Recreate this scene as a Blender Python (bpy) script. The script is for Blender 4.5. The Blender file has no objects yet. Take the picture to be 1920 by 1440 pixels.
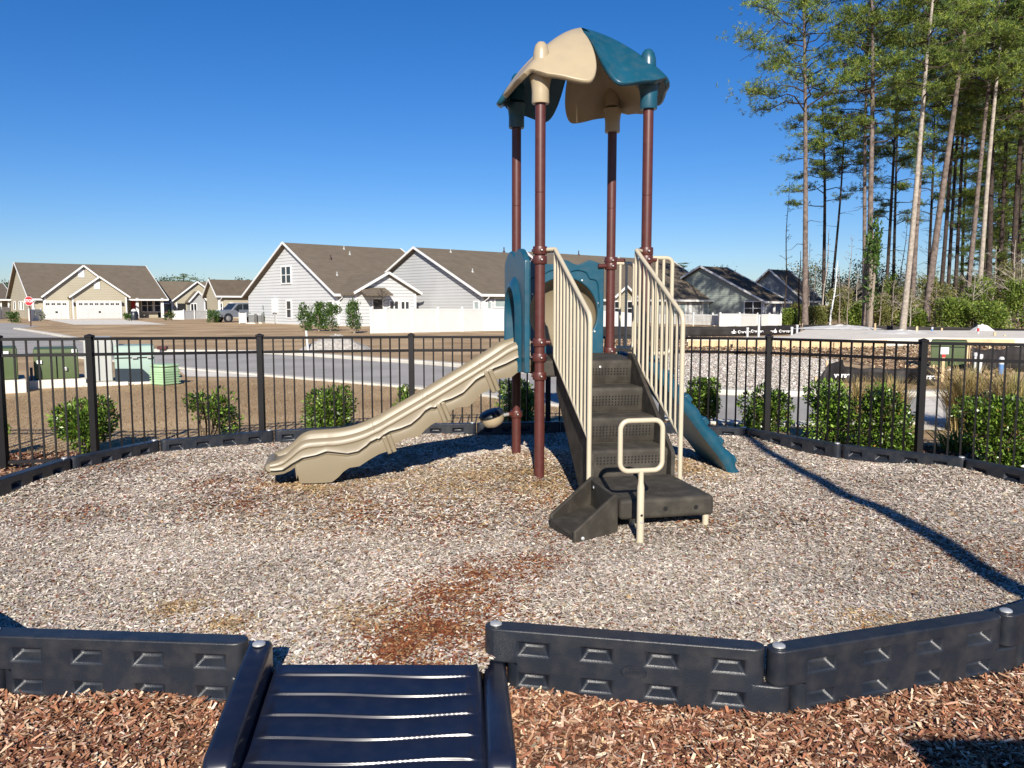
import bpy, bmesh, math, random
import numpy as np
from mathutils import Vector, Matrix
random.seed(7)
RNG = np.random.default_rng(11)
sc = bpy.context.scene
COL = sc.collection
R = math.radians
# ------------------------------------------------------------------ camera
F, PITCH, H = 1510.0, 0.098, 1.52
CP, SP = math.cos(PITCH), math.sin(PITCH)
LAWN = -0.15
def ray(u, v):
    xr = (u-960)/F; yr = -(v-720)/F
    return Vector((xr, CP+yr*SP, -SP+yr*CP))
def gp(u, v, z=LAWN):
    d = ray(u, v); t = (z-H)/d.z
    return Vector((d.x*t, d.y*t, z))
def dep(u, v, D):
    d = ray(u, v); t = D/d.y
    return Vector((d.x*t, D, H+d.z*t))
def along(P, d, u):
    k = (u-960)/F*CP
    return (k*P[1]-P[0])/(d[0]-k*d[1])
def zat(P, v):
    yr = -(v-720)/F
    return H+P[1]*(-SP+yr*CP)/(CP+yr*SP)
cd = bpy.data.cameras.new('camera'); cam = bpy.data.objects.new('camera', cd); COL.objects.link(cam)
cam.location = (0, 0, H); cam.rotation_euler = (math.pi/2-PITCH, 0, 0)
cd.sensor_width = 36; cd.lens = F/1920*36; cd.clip_start = .05; cd.clip_end = 3000
sc.camera = cam
# ------------------------------------------------------------------ light
SUN_EL, SUN_AZ = R(28.0), R(-0.9)        # the sun stands behind the camera
w = bpy.data.worlds.new('World'); sc.world = w; w.use_nodes = True
nt = w.node_tree; bg = nt.nodes['Background']
sky = nt.nodes.new('ShaderNodeTexSky'); sky.sky_type = 'NISHITA'; sky.sun_disc = False
sky.sun_elevation = SUN_EL; sky.sun_rotation = math.pi+SUN_AZ
sky.air_density = 1.0; sky.dust_density = 0.1; sky.ozone_density = 4.0
hs = nt.nodes.new('ShaderNodeHueSaturation'); hs.inputs['Saturation'].default_value = 1.30
tint = nt.nodes.new('ShaderNodeMixRGB'); tint.blend_type = 'MULTIPLY'; tint.inputs['Fac'].default_value = 1; tint.inputs['Color2'].default_value = (.83, .92, 1.20, 1)
nt.links.new(sky.outputs[0], hs.inputs['Color']); nt.links.new(hs.outputs[0], tint.inputs['Color1']); nt.links.new(tint.outputs[0], bg.inputs['Color'])
bg.inputs['Strength'].default_value = 0.057
sl = bpy.data.lights.new('sun', 'SUN'); so = bpy.data.objects.new('sun', sl); COL.objects.link(so)
sl.energy = 5.0; sl.angle = R(0.5); sl.color = (1.0, .93, .82)
sd = Vector((-math.sin(-SUN_AZ)*math.cos(SUN_EL), math.cos(SUN_AZ)*math.cos(SUN_EL), -math.sin(SUN_EL)))
so.rotation_euler = sd.to_track_quat('-Z', 'Y').to_euler(); so.location = (4, -10, 30)
vs = sc.view_settings; vs.view_transform = 'Standard'; vs.look = 'None'; vs.exposure = 0.66; vs.gamma = 1
sc.cycles.max_bounces = 6; sc.cycles.use_denoising = True
# ------------------------------------------------------------------ materials
def M(name, col, rough=.6, var=.12, scale=6, bump=0., bscale=60, spec=.5, metal=0., stripe=None, col2=None, detail=4, dirt=0.):
    m = bpy.data.materials.new(name); m.use_nodes = True
    t = m.node_tree; b = t.nodes['Principled BSDF']
    b.inputs['Roughness'].default_value = rough; b.inputs['Metallic'].default_value = metal
    b.inputs['Specular IOR Level'].default_value = spec
    tc = t.nodes.new('ShaderNodeTexCoord')
    n = t.nodes.new('ShaderNodeTexNoise'); n.inputs['Scale'].default_value = scale; n.inputs['Detail'].default_value = detail
    t.links.new(tc.outputs['Object'], n.inputs['Vector'])
    r = t.nodes.new('ShaderNodeValToRGB')
    c = Vector(col); lo = c*(1-var); hi = Vector(col2) if col2 else c*(1+var)
    r.color_ramp.elements[0].position = .3; r.color_ramp.elements[1].position = .7
    r.color_ramp.elements[0].color = (*lo, 1); r.color_ramp.elements[1].color = (*hi, 1)
    t.links.new(n.outputs['Fac'], r.inputs['Fac'])
    out = r.outputs['Color']
    if dirt:
        n3 = t.nodes.new('ShaderNodeTexNoise'); n3.inputs['Scale'].default_value = scale*4.3; n3.inputs['Detail'].default_value = 8
        t.links.new(tc.outputs['Object'], n3.inputs['Vector'])
        r3 = t.nodes.new('ShaderNodeValToRGB'); r3.color_ramp.elements[0].position = .42; r3.color_ramp.elements[1].position = .75
        r3.color_ramp.elements[0].color = (0, 0, 0, 1); r3.color_ramp.elements[1].color = (dirt, dirt, dirt, 1)
        t.links.new(n3.outputs['Fac'], r3.inputs['Fac'])
        mx = t.nodes.new('ShaderNodeMixRGB'); mx.inputs['Color2'].default_value = (.19, .165, .13, 1)
        t.links.new(r3.outputs['Color'], mx.inputs['Fac']); t.links.new(out, mx.inputs['Color1']); out = mx.outputs['Color']
    if stripe:                                   # dark lines (period, strength); on siding they paint the shadow under each lap
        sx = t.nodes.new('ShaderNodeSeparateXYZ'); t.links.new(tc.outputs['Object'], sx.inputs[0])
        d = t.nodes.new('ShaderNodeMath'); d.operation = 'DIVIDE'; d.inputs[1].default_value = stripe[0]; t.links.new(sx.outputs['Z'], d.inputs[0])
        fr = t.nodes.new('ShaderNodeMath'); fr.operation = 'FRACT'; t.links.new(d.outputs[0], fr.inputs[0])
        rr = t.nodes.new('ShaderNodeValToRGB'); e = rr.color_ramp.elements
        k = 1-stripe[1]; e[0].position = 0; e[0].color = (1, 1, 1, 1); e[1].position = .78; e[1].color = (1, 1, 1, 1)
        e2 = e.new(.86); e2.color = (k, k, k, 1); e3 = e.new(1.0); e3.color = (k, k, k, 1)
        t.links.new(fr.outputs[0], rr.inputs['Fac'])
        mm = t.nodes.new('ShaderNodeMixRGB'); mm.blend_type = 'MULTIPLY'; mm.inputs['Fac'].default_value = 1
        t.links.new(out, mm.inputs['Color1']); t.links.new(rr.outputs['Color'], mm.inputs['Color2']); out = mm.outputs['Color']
    t.links.new(out, b.inputs['Base Color'])
    if bump:
        n2 = t.nodes.new('ShaderNodeTexNoise'); n2.inputs['Scale'].default_value = bscale; n2.inputs['Detail'].default_value = 5
        t.links.new(tc.outputs['Object'], n2.inputs['Vector'])
        bp = t.nodes.new('ShaderNodeBump'); bp.inputs['Strength'].default_value = bump; bp.inputs['Distance'].default_value = .02
        t.links.new(n2.outputs['Fac'], bp.inputs['Height']); t.links.new(bp.outputs[0], b.inputs['Normal'])
    return m
def MA(name, rough=.8, trans=0., spec=.3):       # colour of each leaf / chip from a mesh attribute
    m = bpy.data.materials.new(name); m.use_nodes = True
    t = m.node_tree; b = t.nodes['Principled BSDF']
    a = t.nodes.new('ShaderNodeAttribute'); a.attribute_name = 'col'
    b.inputs['Roughness'].default_value = rough; b.inputs['Specular IOR Level'].default_value = spec
    t.links.new(a.outputs['Color'], b.inputs['Base Color'])
    if trans:
        tr = t.nodes.new('ShaderNodeBsdfTranslucent'); mx = t.nodes.new('ShaderNodeMixShader'); mx.inputs[0].default_value = trans
        t.links.new(a.outputs['Color'], tr.inputs['Color'])
        t.links.new(b.outputs[0], mx.inputs[1]); t.links.new(tr.outputs[0], mx.inputs[2])
        t.links.new(mx.outputs[0], t.nodes['Material Output'].inputs['Surface'])
    return m
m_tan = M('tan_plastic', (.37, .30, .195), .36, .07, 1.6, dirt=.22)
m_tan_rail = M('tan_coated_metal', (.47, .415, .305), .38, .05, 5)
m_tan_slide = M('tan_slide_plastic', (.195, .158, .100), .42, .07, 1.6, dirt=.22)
m_teal = M('teal_plastic', (.006, .064, .105), .36, .14, 3, dirt=.10)
m_maroon = M('maroon_coated_metal', (.074, .018, .014), .42, .14, 5, dirt=.06)
m_rubber = M('dark_coated_deck', (.034, .030, .024), .7, .22, 2.2, .25, 140, .3, dirt=.22)
m_black_pl = M('black_plastic', (.0105, .0140, .0215), .38, .14, 3, .14, 260, dirt=.09)
m_ramp = M('ramp_plastic', (.008, .011, .024), .27, .2, 3, spec=.5, dirt=.04)
m_bolt = M('steel', (.62, .62, .6), .35, .1, 9, metal=.6)
m_hole = M('hole_black', (.004, .004, .004), .9, .1)
m_fence = M('black_fence_paint', (.0065, .0055, .006), .5, .2, 8, spec=.3)
m_white = M('white_vinyl', (.52, .52, .505), .5, .04, 1.5)
m_trim = M('white_trim', (.66, .66, .65), .5, .04, 2)
m_glass = M('window_glass', (.02, .025, .03), .08, .3, 1.2, spec=.8)
m_blind = M('window_blind', (.30, .36, .36), .3, .15, 2, stripe=(.09, .25))
m_screen = M('porch_screen', (.012, .012, .013), .5, .4, 1.0)
m_roof = M('brown_shingles', (.140, .115, .088), .9, .10, 1.3, .3, 14, .1, dirt=.10, stripe=(.17, .16))
m_roof2 = M('dark_shingles', (.110, .088, .066), .9, .12, 1.3, .3, 14, .1, stripe=(.17, .16))
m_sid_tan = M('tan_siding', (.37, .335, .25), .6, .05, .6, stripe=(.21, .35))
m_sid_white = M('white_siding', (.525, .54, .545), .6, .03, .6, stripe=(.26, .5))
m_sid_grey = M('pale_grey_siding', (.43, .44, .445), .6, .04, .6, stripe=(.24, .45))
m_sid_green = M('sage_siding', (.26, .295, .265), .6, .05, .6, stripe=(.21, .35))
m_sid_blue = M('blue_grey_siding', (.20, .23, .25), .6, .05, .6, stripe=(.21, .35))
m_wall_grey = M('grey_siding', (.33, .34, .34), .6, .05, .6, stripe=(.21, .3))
m_green_box = M('green_cabinet_paint', (.058, .088, .026), .5, .08, 2, dirt=.1)
m_grey_box = M('grey_cabinet_paint', (.35, .36, .34), .5, .07, 2, dirt=.12)
m_aqua_box = M('pale_green_cabinet_paint', (.26, .36, .31), .5, .05, 2, dirt=.1)
m_mint = M('mint_plastic', (.33, .49, .29), .5, .06, 3)
m_conc = M('concrete', (.66, .61, .53), .85, .1, 2.2, .2, 30, .2, dirt=.2)
m_kerb = M('kerb_concrete', (.50, .47, .41), .85, .12, 1.8, .2, 30, .2)
m_asph = M('asphalt', (.34, .32, .295), .85, .16, .5, .3, 90, .25, detail=9, dirt=.15)
m_gravel = M('grey_gravel', (.62, .55, .47), .9, .42, 10, .8, 20, .2, detail=8)
m_pile = M('pile_gravel', (.36, .335, .30), .9, .35, 10, .8, 18, .2, detail=8)
m_dirt = M('bare_dirt', (.36, .26, .17), .95, .40, 1.4, .8, 6, .1, detail=8)
m_lawn = M('dormant_lawn', (.35, .235, .135), .95, .26, .33, .6, 45, .1, col2=(.50, .365, .22), detail=12)
m_mulch = M('mulch_base', (.13, .065, .038), .95, .5, 26, .8, 50, .1)
m_play = M('chip_base', (.33, .285, .235), .95, .45, 60, .9, 90, .1)
m_bark = M('pine_bark', (.15, .118, .102), .95, .45, 4, .8, 12, .1, detail=8)
m_bark_l = M('pale_bark', (.32, .28, .235), .95, .3, 5, .6, 12, .1)
m_bark_d = M('dark_bark', (.055, .042, .036), .95, .35, 5, .6, 12, .1)
m_twig = M('grey_twigs', (.23, .19, .15), .95, .25, 6)
m_stem = M('shrub_stem', (.11, .08, .045), .9, .25, 20)
m_leaf = MA('glossy_leaf', .30, .22, .5)
m_needle = MA('pine_needles', .55, .3, .3)
m_grassb = MA('dry_blades', .8, .25, .2)
m_chip = MA('wood_chips', .85, 0, .25)
m_silt = M('black_fabric', (.014, .011, .010), .7, .35, 3, .3, 20)
m_lettr = M('white_lettering', (.7, .7, .7), .6, .03)
m_lumber = M('raw_lumber', (.55, .40, .23), .8, .18, 4)
m_red = M('sign_red', (.42, .014, .02), .45, .06)
m_redst = M('stake_red', (.5, .03, .03), .5, .08)
m_bluepvc = M('blue_cap', (.10, .22, .45), .4, .08)
m_dkpole = M('brown_pole', (.045, .018, .016), .5, .1)
m_silver = M('silver_car_paint', (.19, .21, .245), .28, .05, 2, spec=.6, metal=.25)
m_tyre = M('tyre_rubber', (.012, .012, .012), .85, .1)
m_rimm = M('wheel_alloy', (.45, .45, .46), .35, .1, metal=.7)
m_lampb = M('tail_red', (.35, .01, .01), .3, .05)
m_poly = M('plastic_sheet', (.60, .58, .55), .45, .2, 2.2, .4, 5)
m_galv = M('ac_grey', (.33, .34, .33), .55, .12, 5)
# ------------------------------------------------------------------ mesh builder
class MB:
    def __init__(s): s.v = []; s.f = []; s.m = []; s.mi = 0
    def add(s, vs, fs):
        o = len(s.v); s.v += [tuple(p) for p in vs]
        for f in fs: s.f.append([i+o for i in f]); s.m.append(s.mi)
        return s
    def box(s, x0, x1, y0, y1, z0, z1, rot=None, piv=None):
        vs = [Vector((x, y, z)) for z in (z0, z1) for y in (y0, y1) for x in (x0, x1)]
        if rot is not None:
            p = Vector(piv) if piv is not None else Vector(((x0+x1)/2, (y0+y1)/2, (z0+z1)/2))
            vs = [rot@(q-p)+p for q in vs]
        return s.add(vs, [(0, 2, 3, 1), (4, 5, 7, 6), (0, 1, 5, 4), (1, 3, 7, 5), (3, 2, 6, 7), (2, 0, 4, 6)])
    def beam(s, a, b, wd, ht, up=(0, 0, 1)):      # a squared bar from a to b
        a = Vector(a); b = Vector(b); d = (b-a).normalized(); sd_ = d.cross(Vector(up))
        if sd_.length < 1e-4: sd_ = Vector((1, 0, 0))
        sd_.normalize(); u = sd_.cross(d)
        vs = [p+sd_*(i*wd/2)+u*(j*ht/2) for p in (a, b) for i, j in ((-1, -1), (1, -1), (1, 1), (-1, 1))]
        return s.add(vs, [(3, 2, 1, 0), (4, 5, 6, 7), (0, 1, 5, 4), (1, 2, 6, 5), (2, 3, 7, 6), (3, 0, 4, 7)])
    def prism(s, poly, o, ax, ay, t):             # polygon in the plane (ax, ay) at o, thickness t along ax x ay
        o = Vector(o); ax = Vector(ax); ay = Vector(ay); n = ax.cross(ay).normalized()
        k = len(poly); vs = [o+ax*p[0]+ay*p[1] for p in poly]; vs += [q+n*t for q in vs]
        return s.add(vs, [list(range(k))[::-1], list(range(k, 2*k))]+[(i, (i+1) % k, k+(i+1) % k, k+i) for i in range(k)])
    def tube(s, pts, rad, n=8, cap=True):
        pts = [Vector(p) for p in pts]; k = len(pts)
        rr = rad if hasattr(rad, '__len__') else [rad]*k
        ref = Vector((0, 0, 1)); t0 = (pts[1]-pts[0]).normalized()
        if abs(t0.dot(ref)) > .95: ref = Vector((1, 0, 0))
        u = t0.cross(ref).normalized(); vs = []
        for i, p in enumerate(pts):
            t = (pts[min(i+1, k-1)]-pts[max(i-1, 0)])
            t = t.normalized() if t.length > 1e-9 else t0
            u = (u-t*u.dot(t)); u = u.normalized() if u.length > 1e-6 else t.orthogonal().normalized()
            vv = t.cross(u)
            vs += [p+(u*math.cos(2*math.pi*j/n)+vv*math.sin(2*math.pi*j/n))*rr[i] for j in range(n)]
        fs = [(i*n+j, i*n+(j+1) % n, (i+1)*n+(j+1) % n, (i+1)*n+j) for i in range(k-1) for j in range(n)]
        if cap: fs += [list(range(n))[::-1], [(k-1)*n+j for j in range(n)]]
        return s.add(vs, fs)
    def lathe(s, prof, o=(0, 0, 0), n=20, axis=(0, 0, 1)):
        q = Vector((0, 0, 1)).rotation_difference(Vector(axis)); o = Vector(o); k = len(prof)
        vs = [o+q@Vector((r*math.cos(2*math.pi*j/n), r*math.sin(2*math.pi*j/n), z)) for r, z in prof for j in range(n)]
        fs = [(i*n+j, i*n+(j+1) % n, (i+1)*n+(j+1) % n, (i+1)*n+j) for i in range(k-1) for j in range(n)]
        if prof[0][0] > 1e-6: fs.append(list(range(n))[::-1])
        if prof[-1][0] > 1e-6: fs.append([(k-1)*n+j for j in range(n)])
        return s.add(vs, fs)
    def grid(s, rows, close=False):               # rows of equal length lists of points
        n = len(rows[0]); k = len(rows)
        fs = [(i*n+j, i*n+(j+1) % n, (i+1)*n+(j+1) % n, (i+1)*n+j) for i in range(k-1) for j in range(n if close else n-1)]
        return s.add([p for r in rows for p in r], fs)
    def build(s, name, mats, parent=None, smooth=None, bevel=0, seg=2, merge=False, kind=None):
        me = bpy.data.meshes.new(name); me.from_pydata(s.v, [], s.f)
        for m in (mats if isinstance(mats, (list, tuple)) else [mats]): me.materials.append(m)
        me.polygons.foreach_set('material_index', s.m)
        if merge or bevel:
            b = bmesh.new(); b.from_mesh(me); bmesh.ops.remove_doubles(b, verts=b.verts, dist=1e-4)
            bmesh.ops.recalc_face_normals(b, faces=b.faces); b.to_mesh(me); b.free()
        if smooth is not None:
            me.polygons.foreach_set('use_smooth', [True]*len(me.polygons)); me.set_sharp_from_angle(angle=R(smooth))
        o = bpy.data.objects.new(name, me); COL.objects.link(o)
        if parent: o.parent = parent
        if bevel:
            bv = o.modifiers.new('bevel', 'BEVEL'); bv.width = bevel; bv.segments = seg; bv.limit_method = 'ANGLE'; bv.angle_limit = R(40)
            if smooth is None: me.polygons.foreach_set('use_smooth', [True]*len(me.polygons)); me.set_sharp_from_angle(angle=R(50))
        if kind: o['kind'] = kind
        return o
def tag(o, label, cat, group=None, kind=None):
    o['label'] = label; o['category'] = cat
    if group: o['group'] = group
    if kind: o['kind'] = kind
    return o
def thing(name, loc, label, cat, rz=0., group=None):
    o = bpy.data.objects.new(name, None); COL.objects.link(o); o.empty_display_size = .1
    o.location = loc; o.rotation_euler = (0, 0, rz)
    return tag(o, label, cat, group)
def copy_tree(o, parent=None):
    c = o.copy(); COL.objects.link(c); c.parent = parent
    for ch in list(o.children): copy_tree(ch, c)
    return c
def np_mesh(name, V, nper, col, mat, parent=None):   # V (N*nper,3) separate n-gons, one colour each
    n = len(V)//nper
    me = bpy.data.meshes.new(name); me.vertices.add(len(V)); me.vertices.foreach_set('co', np.ascontiguousarray(V, dtype=np.float32).ravel())
    me.loops.add(len(V)); me.loops.foreach_set('vertex_index', np.arange(len(V), dtype=np.int32))
    me.polygons.add(n); me.polygons.foreach_set('loop_start', np.arange(0, len(V), nper, dtype=np.int32))
    me.update(calc_edges=True)
    a = me.attributes.new('col', 'FLOAT_COLOR', 'POINT')
    c4 = np.ones((len(V), 4), np.float32); c4[:, :3] = np.repeat(col, nper, axis=0); a.data.foreach_set('color', c4.ravel())
    me.materials.append(mat)
    o = bpy.data.objects.new(name, me); COL.objects.link(o)
    if parent: o.parent = parent
    return o
def unit(a): return a/np.maximum(np.linalg.norm(a, axis=1, keepdims=True), 1e-9)
def blades(C, D, S, L, W, shape='diamond'):          # quads: centre/base C, direction D, side S
    L = L[:, None]; W = W[:, None]
    if shape == 'rect': q = [C-D*L/2-S*W/2, C+D*L/2-S*W*.35, C+D*L/2+S*W/2, C-D*L/2+S*W*.4]
    else: q = [C, C+D*L*.5-S*W/2, C+D*L, C+D*L*.5+S*W/2]
    return np.stack(q, 1).reshape(-1, 3)
def in_poly(x, y, P):
    ins = np.zeros(x.shape, bool); n = len(P)
    for i in range(n):
        x0, y0 = P[i]; x1, y1 = P[(i+1) % n]
        c = ((y0 > y) != (y1 > y)) & (x < (x1-x0)*(y-y0)/(y1-y0+1e-12)+x0); ins ^= c
    return ins
def text_mesh(name, s, size, mat, parent, mw, _n=None, bold=0.0, depth=.004):
    cu = bpy.data.curves.new(name, 'FONT'); cu.body = s; cu.size = size; cu.align_x = 'CENTER'; cu.align_y = 'CENTER'; cu.extrude = depth; cu.offset = bold
    t = bpy.data.objects.new('tmp', cu); COL.objects.link(t)
    dg = bpy.context.evaluated_depsgraph_get(); me = bpy.data.meshes.new_from_object(t.evaluated_get(dg))
    bpy.data.objects.remove(t); me.name = name; me.materials.clear(); me.materials.append(mat)
    o = bpy.data.objects.new(name, me); COL.objects.link(o)
    if parent: o.parent = parent
    o.matrix_basis = mw
    return o
# ================================================================== SETTING
def sheet(name, pts, z, mat, label, cat, smooth_n=0):
    P = [(p[0], p[1]) for p in pts]
    mb = MB(); mb.add([(x, y, z) for x, y in P], [list(range(len(P)))])
    o = mb.build(name, mat); b = bmesh.new(); b.from_mesh(o.data); bmesh.ops.triangulate(b, faces=b.faces); bmesh.ops.recalc_face_normals(b, faces=b.faces)
    for f in b.faces:
        if f.normal.z < 0: f.normal_flip()
    b.to_mesh(o.data); b.free()
    return tag(o, label, cat, kind='structure')
def cat_rom(P, n=8):
    P = [Vector(p) for p in P]; out = []
    for i in range(len(P)-1):
        a, b, c, d = P[max(i-1, 0)], P[i], P[i+1], P[min(i+2, len(P)-1)]
        for k in range(n):
            t = k/n; out.append(.5*((2*b)+(c-a)*t+(2*a-5*b+4*c-d)*t*t+(3*b-a-3*c+d)*t**3))
    out.append(P[-1]); return out
def strip(name, line, w_, z0, z1, mat, label, cat):
    mb = MB(); rows = []
    for i, p in enumerate(line):
        t = (line[min(i+1, len(line)-1)]-line[max(i-1, 0)]); t.z = 0; t.normalize(); n = Vector((-t.y, t.x, 0))
        a = p-n*w_/2; b = p+n*w_/2
        rows.append([(a.x, a.y, z0), (a.x, a.y, z1), (b.x, b.y, z1), (b.x, b.y, z0)])
    mb.grid(rows); mb.add(rows[0], [(3, 2, 1, 0)]); mb.add(rows[-1], [(0, 1, 2, 3)])
    return tag(mb.build(name, mat, bevel=.03), label, cat, kind='structure')
mb = MB(); mb.add([(-1500, -60, LAWN), (1500, -60, LAWN), (1500, 2600, LAWN), (-1500, 2600, LAWN)], [(0, 1, 2, 3)])
tag(mb.build('lawn', m_lawn), 'brown dormant lawn running from the playground to the houses', 'lawn', kind='structure')
far_px = [(30, 617), (100, 628), (230, 653), (310, 660), (500, 663), (700, 676), (840, 686), (1120, 712), (1300, 735), (1500, 742), (1760, 742), (2300, 735)]
near_px = [(-60, 662), (0, 664), (160, 672), (330, 690), (480, 703), (700, 721), (870, 737), (1100, 768), (1300, 790), (1500, 797), (1760, 793), (2300, 780)]
far_l = cat_rom([gp(*p) for p in far_px]); near_l = cat_rom([gp(*p) for p in near_px])
mb = MB(); mb.grid([[(a.x, a.y, LAWN+.004), (b.x, b.y, LAWN+.004)] for a, b in zip(near_l, far_l)])
mb.add([(p.x, p.y, LAWN+.004) for p in (gp(-60, 662), far_l[0], gp(-40, 606), gp(-400, 612), gp(-400, 662))], [(0, 1, 2, 3, 4)])
mb.add([(p.x, p.y, LAWN+.004) for p in (gp(-40, 606), gp(30, 617), gp(75, 612), gp(20, 605.5))], [(0, 1, 2, 3)])
tag(mb.build('road', m_asph), 'grey asphalt street curving past behind the black fence', 'road', kind='structure')
strip('kerb', far_l, .32, LAWN-.05, LAWN+.10, m_kerb, 'pale concrete kerb along the far side of the street', 'kerb')
strip('kerb', near_l[8:], .30, LAWN-.05, LAWN+.045, m_kerb, 'pale concrete kerb along the near side of the street', 'kerb')
sheet('driveway', [gp(83, 598.6), gp(232, 598.6), gp(315, 608.5), gp(140, 609)], LAWN+.008, m_conc, 'pale concrete driveway in front of the two white garage doors', 'driveway')
sheet('footpath', [gp(335, 695), gp(375, 693), gp(490, 701), gp(482, 708), gp(350, 707)], LAWN+.012, m_conc, 'short pale concrete path beside the mint louvred box', 'footpath')
sheet('footpath', [gp(1735, 735), gp(1764, 735), gp(1772, 808), gp(1728, 808)], LAWN+.013, m_conc, 'narrow concrete walk running to the street beside the tall grass', 'footpath')
sheet('gravel_bed', [gp(1110, 672), gp(1300, 662), gp(1570, 674), gp(1570, 738), gp(1300, 731), gp(1110, 706)], LAWN+.006, m_gravel, 'pale grey gravel lot across the street behind the fence', 'gravel')
sheet('dirt_lot', [gp(1080, 645), gp(1300, 632), gp(1480, 616), gp(2100, 616), gp(2100, 720), gp(1760, 716), gp(1570, 676), gp(1300, 664), gp(1110, 674)], LAWN+.002, m_dirt, 'bare brown dirt of the building lot by the forest', 'dirt')
# gravel pile across the road
def pile(name, c, rx, ry, h, mat, label, cat, seed):
    rr = random.Random(seed); rows = []
    for i in range(13):
        t = i/12; row = []
        for j in range(28):
            a = 2*math.pi*j/28; k = 1+.10*math.sin(3*a+seed)+.06*math.sin(7*a)
            row.append((c.x+rx*t*k*math.cos(a), c.y+ry*t*k*math.sin(a), LAWN-.02+h*(1-t**1.5)*(.85+.15*math.cos(3*a+seed)*t)*(1+.1*rr.uniform(-1, 1))+.03*math.sin(5*a+9*t)*(1-t)))
        rows.append(row)
    o = MB().grid(rows, True).build(name, mat, smooth=60)
    return tag(o, label, cat)
pile('gravel_pile', gp(632, 654), 1.35, 1.3, .62, m_pile, 'low grey gravel pile on the lawn across the street', 'gravel pile', 3)
gl = [gp(1110, 672), gp(1300, 662), gp(1570, 674), gp(1570, 738), gp(1300, 731), gp(1110, 706)]
# ------------------------------------------------------------------ playground ground
BORDER = [(-.07, 3.40), (1.09, 3.17), (2.25, 3.55), (3.3, 4.1), (4.1, 4.98), (4.62, 6.05), (4.11, 7.26), (3.27, 8.0), (2.64, 9.06), (1.52, 9.5), (.53, 9.55),
          (-.47, 9.43), (-1.61, 9.26), (-2.7, 8.86), (-3.68, 8.19), (-4.07, 7.22), (-4.15, 6.05), (-3.75, 4.9), (-3.1, 4.0), (-2.22, 3.33), (-1.05, 3.24)]
def zc(x, y):
    z = .016*np.sin(1.7*x+.6)*np.sin(1.9*y)+.012*np.sin(3.1*x-1.6*y+1)+.012*np.sin(3.3*y+.8*x+.5)+.006*np.sin(6.5*y-2*x)
    def g(cx, cy, s, h): return h*np.exp(-((x-cx)**2+(y-cy)**2)/(2*s*s))
    return z+g(.15, 7.35, .38, .05)+g(-2.25, 6.95, .3, -.05)+g(2.05, 7.5, .28, -.07)+g(.9, 4.95, .3, -.01)
xs = np.arange(-4.3, 4.75, .07); ys = np.arange(3.1, 9.65, .07)
GX, GY = np.meshgrid(xs, ys); GZ = zc(GX, GY)-.012
CHIPP = BORDER+[(-1.0, 3.20), (-.12, 3.20)]
ins = in_poly(GX, GY, CHIPP)
mb = MB(); nx = len(xs)
mb.v = list(zip(GX.ravel().tolist(), GY.ravel().tolist(), GZ.ravel().tolist()))
cell = ins[:-1, :-1] & ins[1:, 1:] & ins[1:, :-1] & ins[:-1, 1:]
for j, i in zip(*np.nonzero(cell)):
    k = int(j*nx+i); mb.f.append([k, k+1, k+nx+1, k+nx]); mb.m.append(0)
o = mb.build('play_surface', m_play, smooth=80)
b = bmesh.new(); b.from_mesh(o.data); bmesh.ops.delete(b, geom=[v for v in b.verts if not v.link_faces], context='VERTS'); b.to_mesh(o.data); b.free()
tag(o, 'bed of greyed wood chips filling the round playground', 'play surface', kind='structure')
def vnoise(x, y, s, seed=0):
    g = np.random.default_rng(seed).uniform(0, 1, (128, 128)); u = x*s+37.3; v = y*s+11.7; i = np.floor(u).astype(int); j = np.floor(v).astype(int); f = u-i; h = v-j
    f = f*f*(3-2*f); h = h*h*(3-2*h); G = lambda a, b: g[a % 128, b % 128]
    return (G(i, j)*(1-f)+G(i+1, j)*f)*(1-h)+(G(i, j+1)*(1-f)+G(i+1, j+1)*f)*h
def gauss(x, y, L):
    s = np.zeros_like(x)
    for u, v, su, h in L:
        p = gp(u, v, 0); s = np.maximum(s, h*np.exp(-((x-p.x)**2+(y-p.y)**2*.8)/(2*su*su)))
    return s
RED = [(860, 1120, .20, .85), (800, 1175, .22, .9), (925, 1080, .18, .85), (985, 1055, .16, .65), (900, 1145, .17, .75), (765, 1215, .2, .75), (880, 1205, .22, .7), (820, 1140, .18, .7), (740, 1165, .18, .5), (905, 1060, .14, .6), (790, 1245, .16, .6), (400, 912, .2, .55), (440, 945, .3, .35), (520, 905, .25, .45), (720, 965, .35, .3), (620, 930, .3, .3), (845, 985, .3, .3),
       (100, 965, .3, .3), (1480, 955, .4, .12), (1000, 935, .3, .3), (1330, 985, .14, .3), (1040, 1000, .25, .3), (200, 880, .3, .2), (1850, 1050, .35, .2)]
TAN = [(590, 912, .28, .8), (545, 905, .18, .8), (880, 905, .5, .65), (1010, 905, .4, .75), (700, 900, .4, .5), (1060, 905, .2, .6), (1310, 885, .22, .9), (1290, 870, .2, .8), (335, 1140, .09, .8), (430, 1165, .08, .8), (690, 1150, .15, .5), (1000, 870, .3, .6), (1650, 1185, .18, .5), (600, 960, .4, .35)]
def palette(n, P, Wt):
    k = RNG.choice(len(P), n, p=np.array(Wt)/sum(Wt)); c = np.array(P)[k]
    return np.clip(c*RNG.uniform(.75, 1.25, (n, 1))*RNG.uniform(.93, 1.07, (n, 3)), .004, .9)
GREYS = [(.47, .41, .345), (.59, .525, .44), (.35, .295, .24), (.41, .33, .255), (.64, .58, .495), (.24, .185, .145)]
REDS = [(.24, .075, .028), (.15, .042, .018), (.40, .22, .10), (.10, .03, .015)]
TANS = [(.46, .32, .17), (.58, .45, .28), (.34, .21, .095), (.24, .15, .075)]
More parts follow.
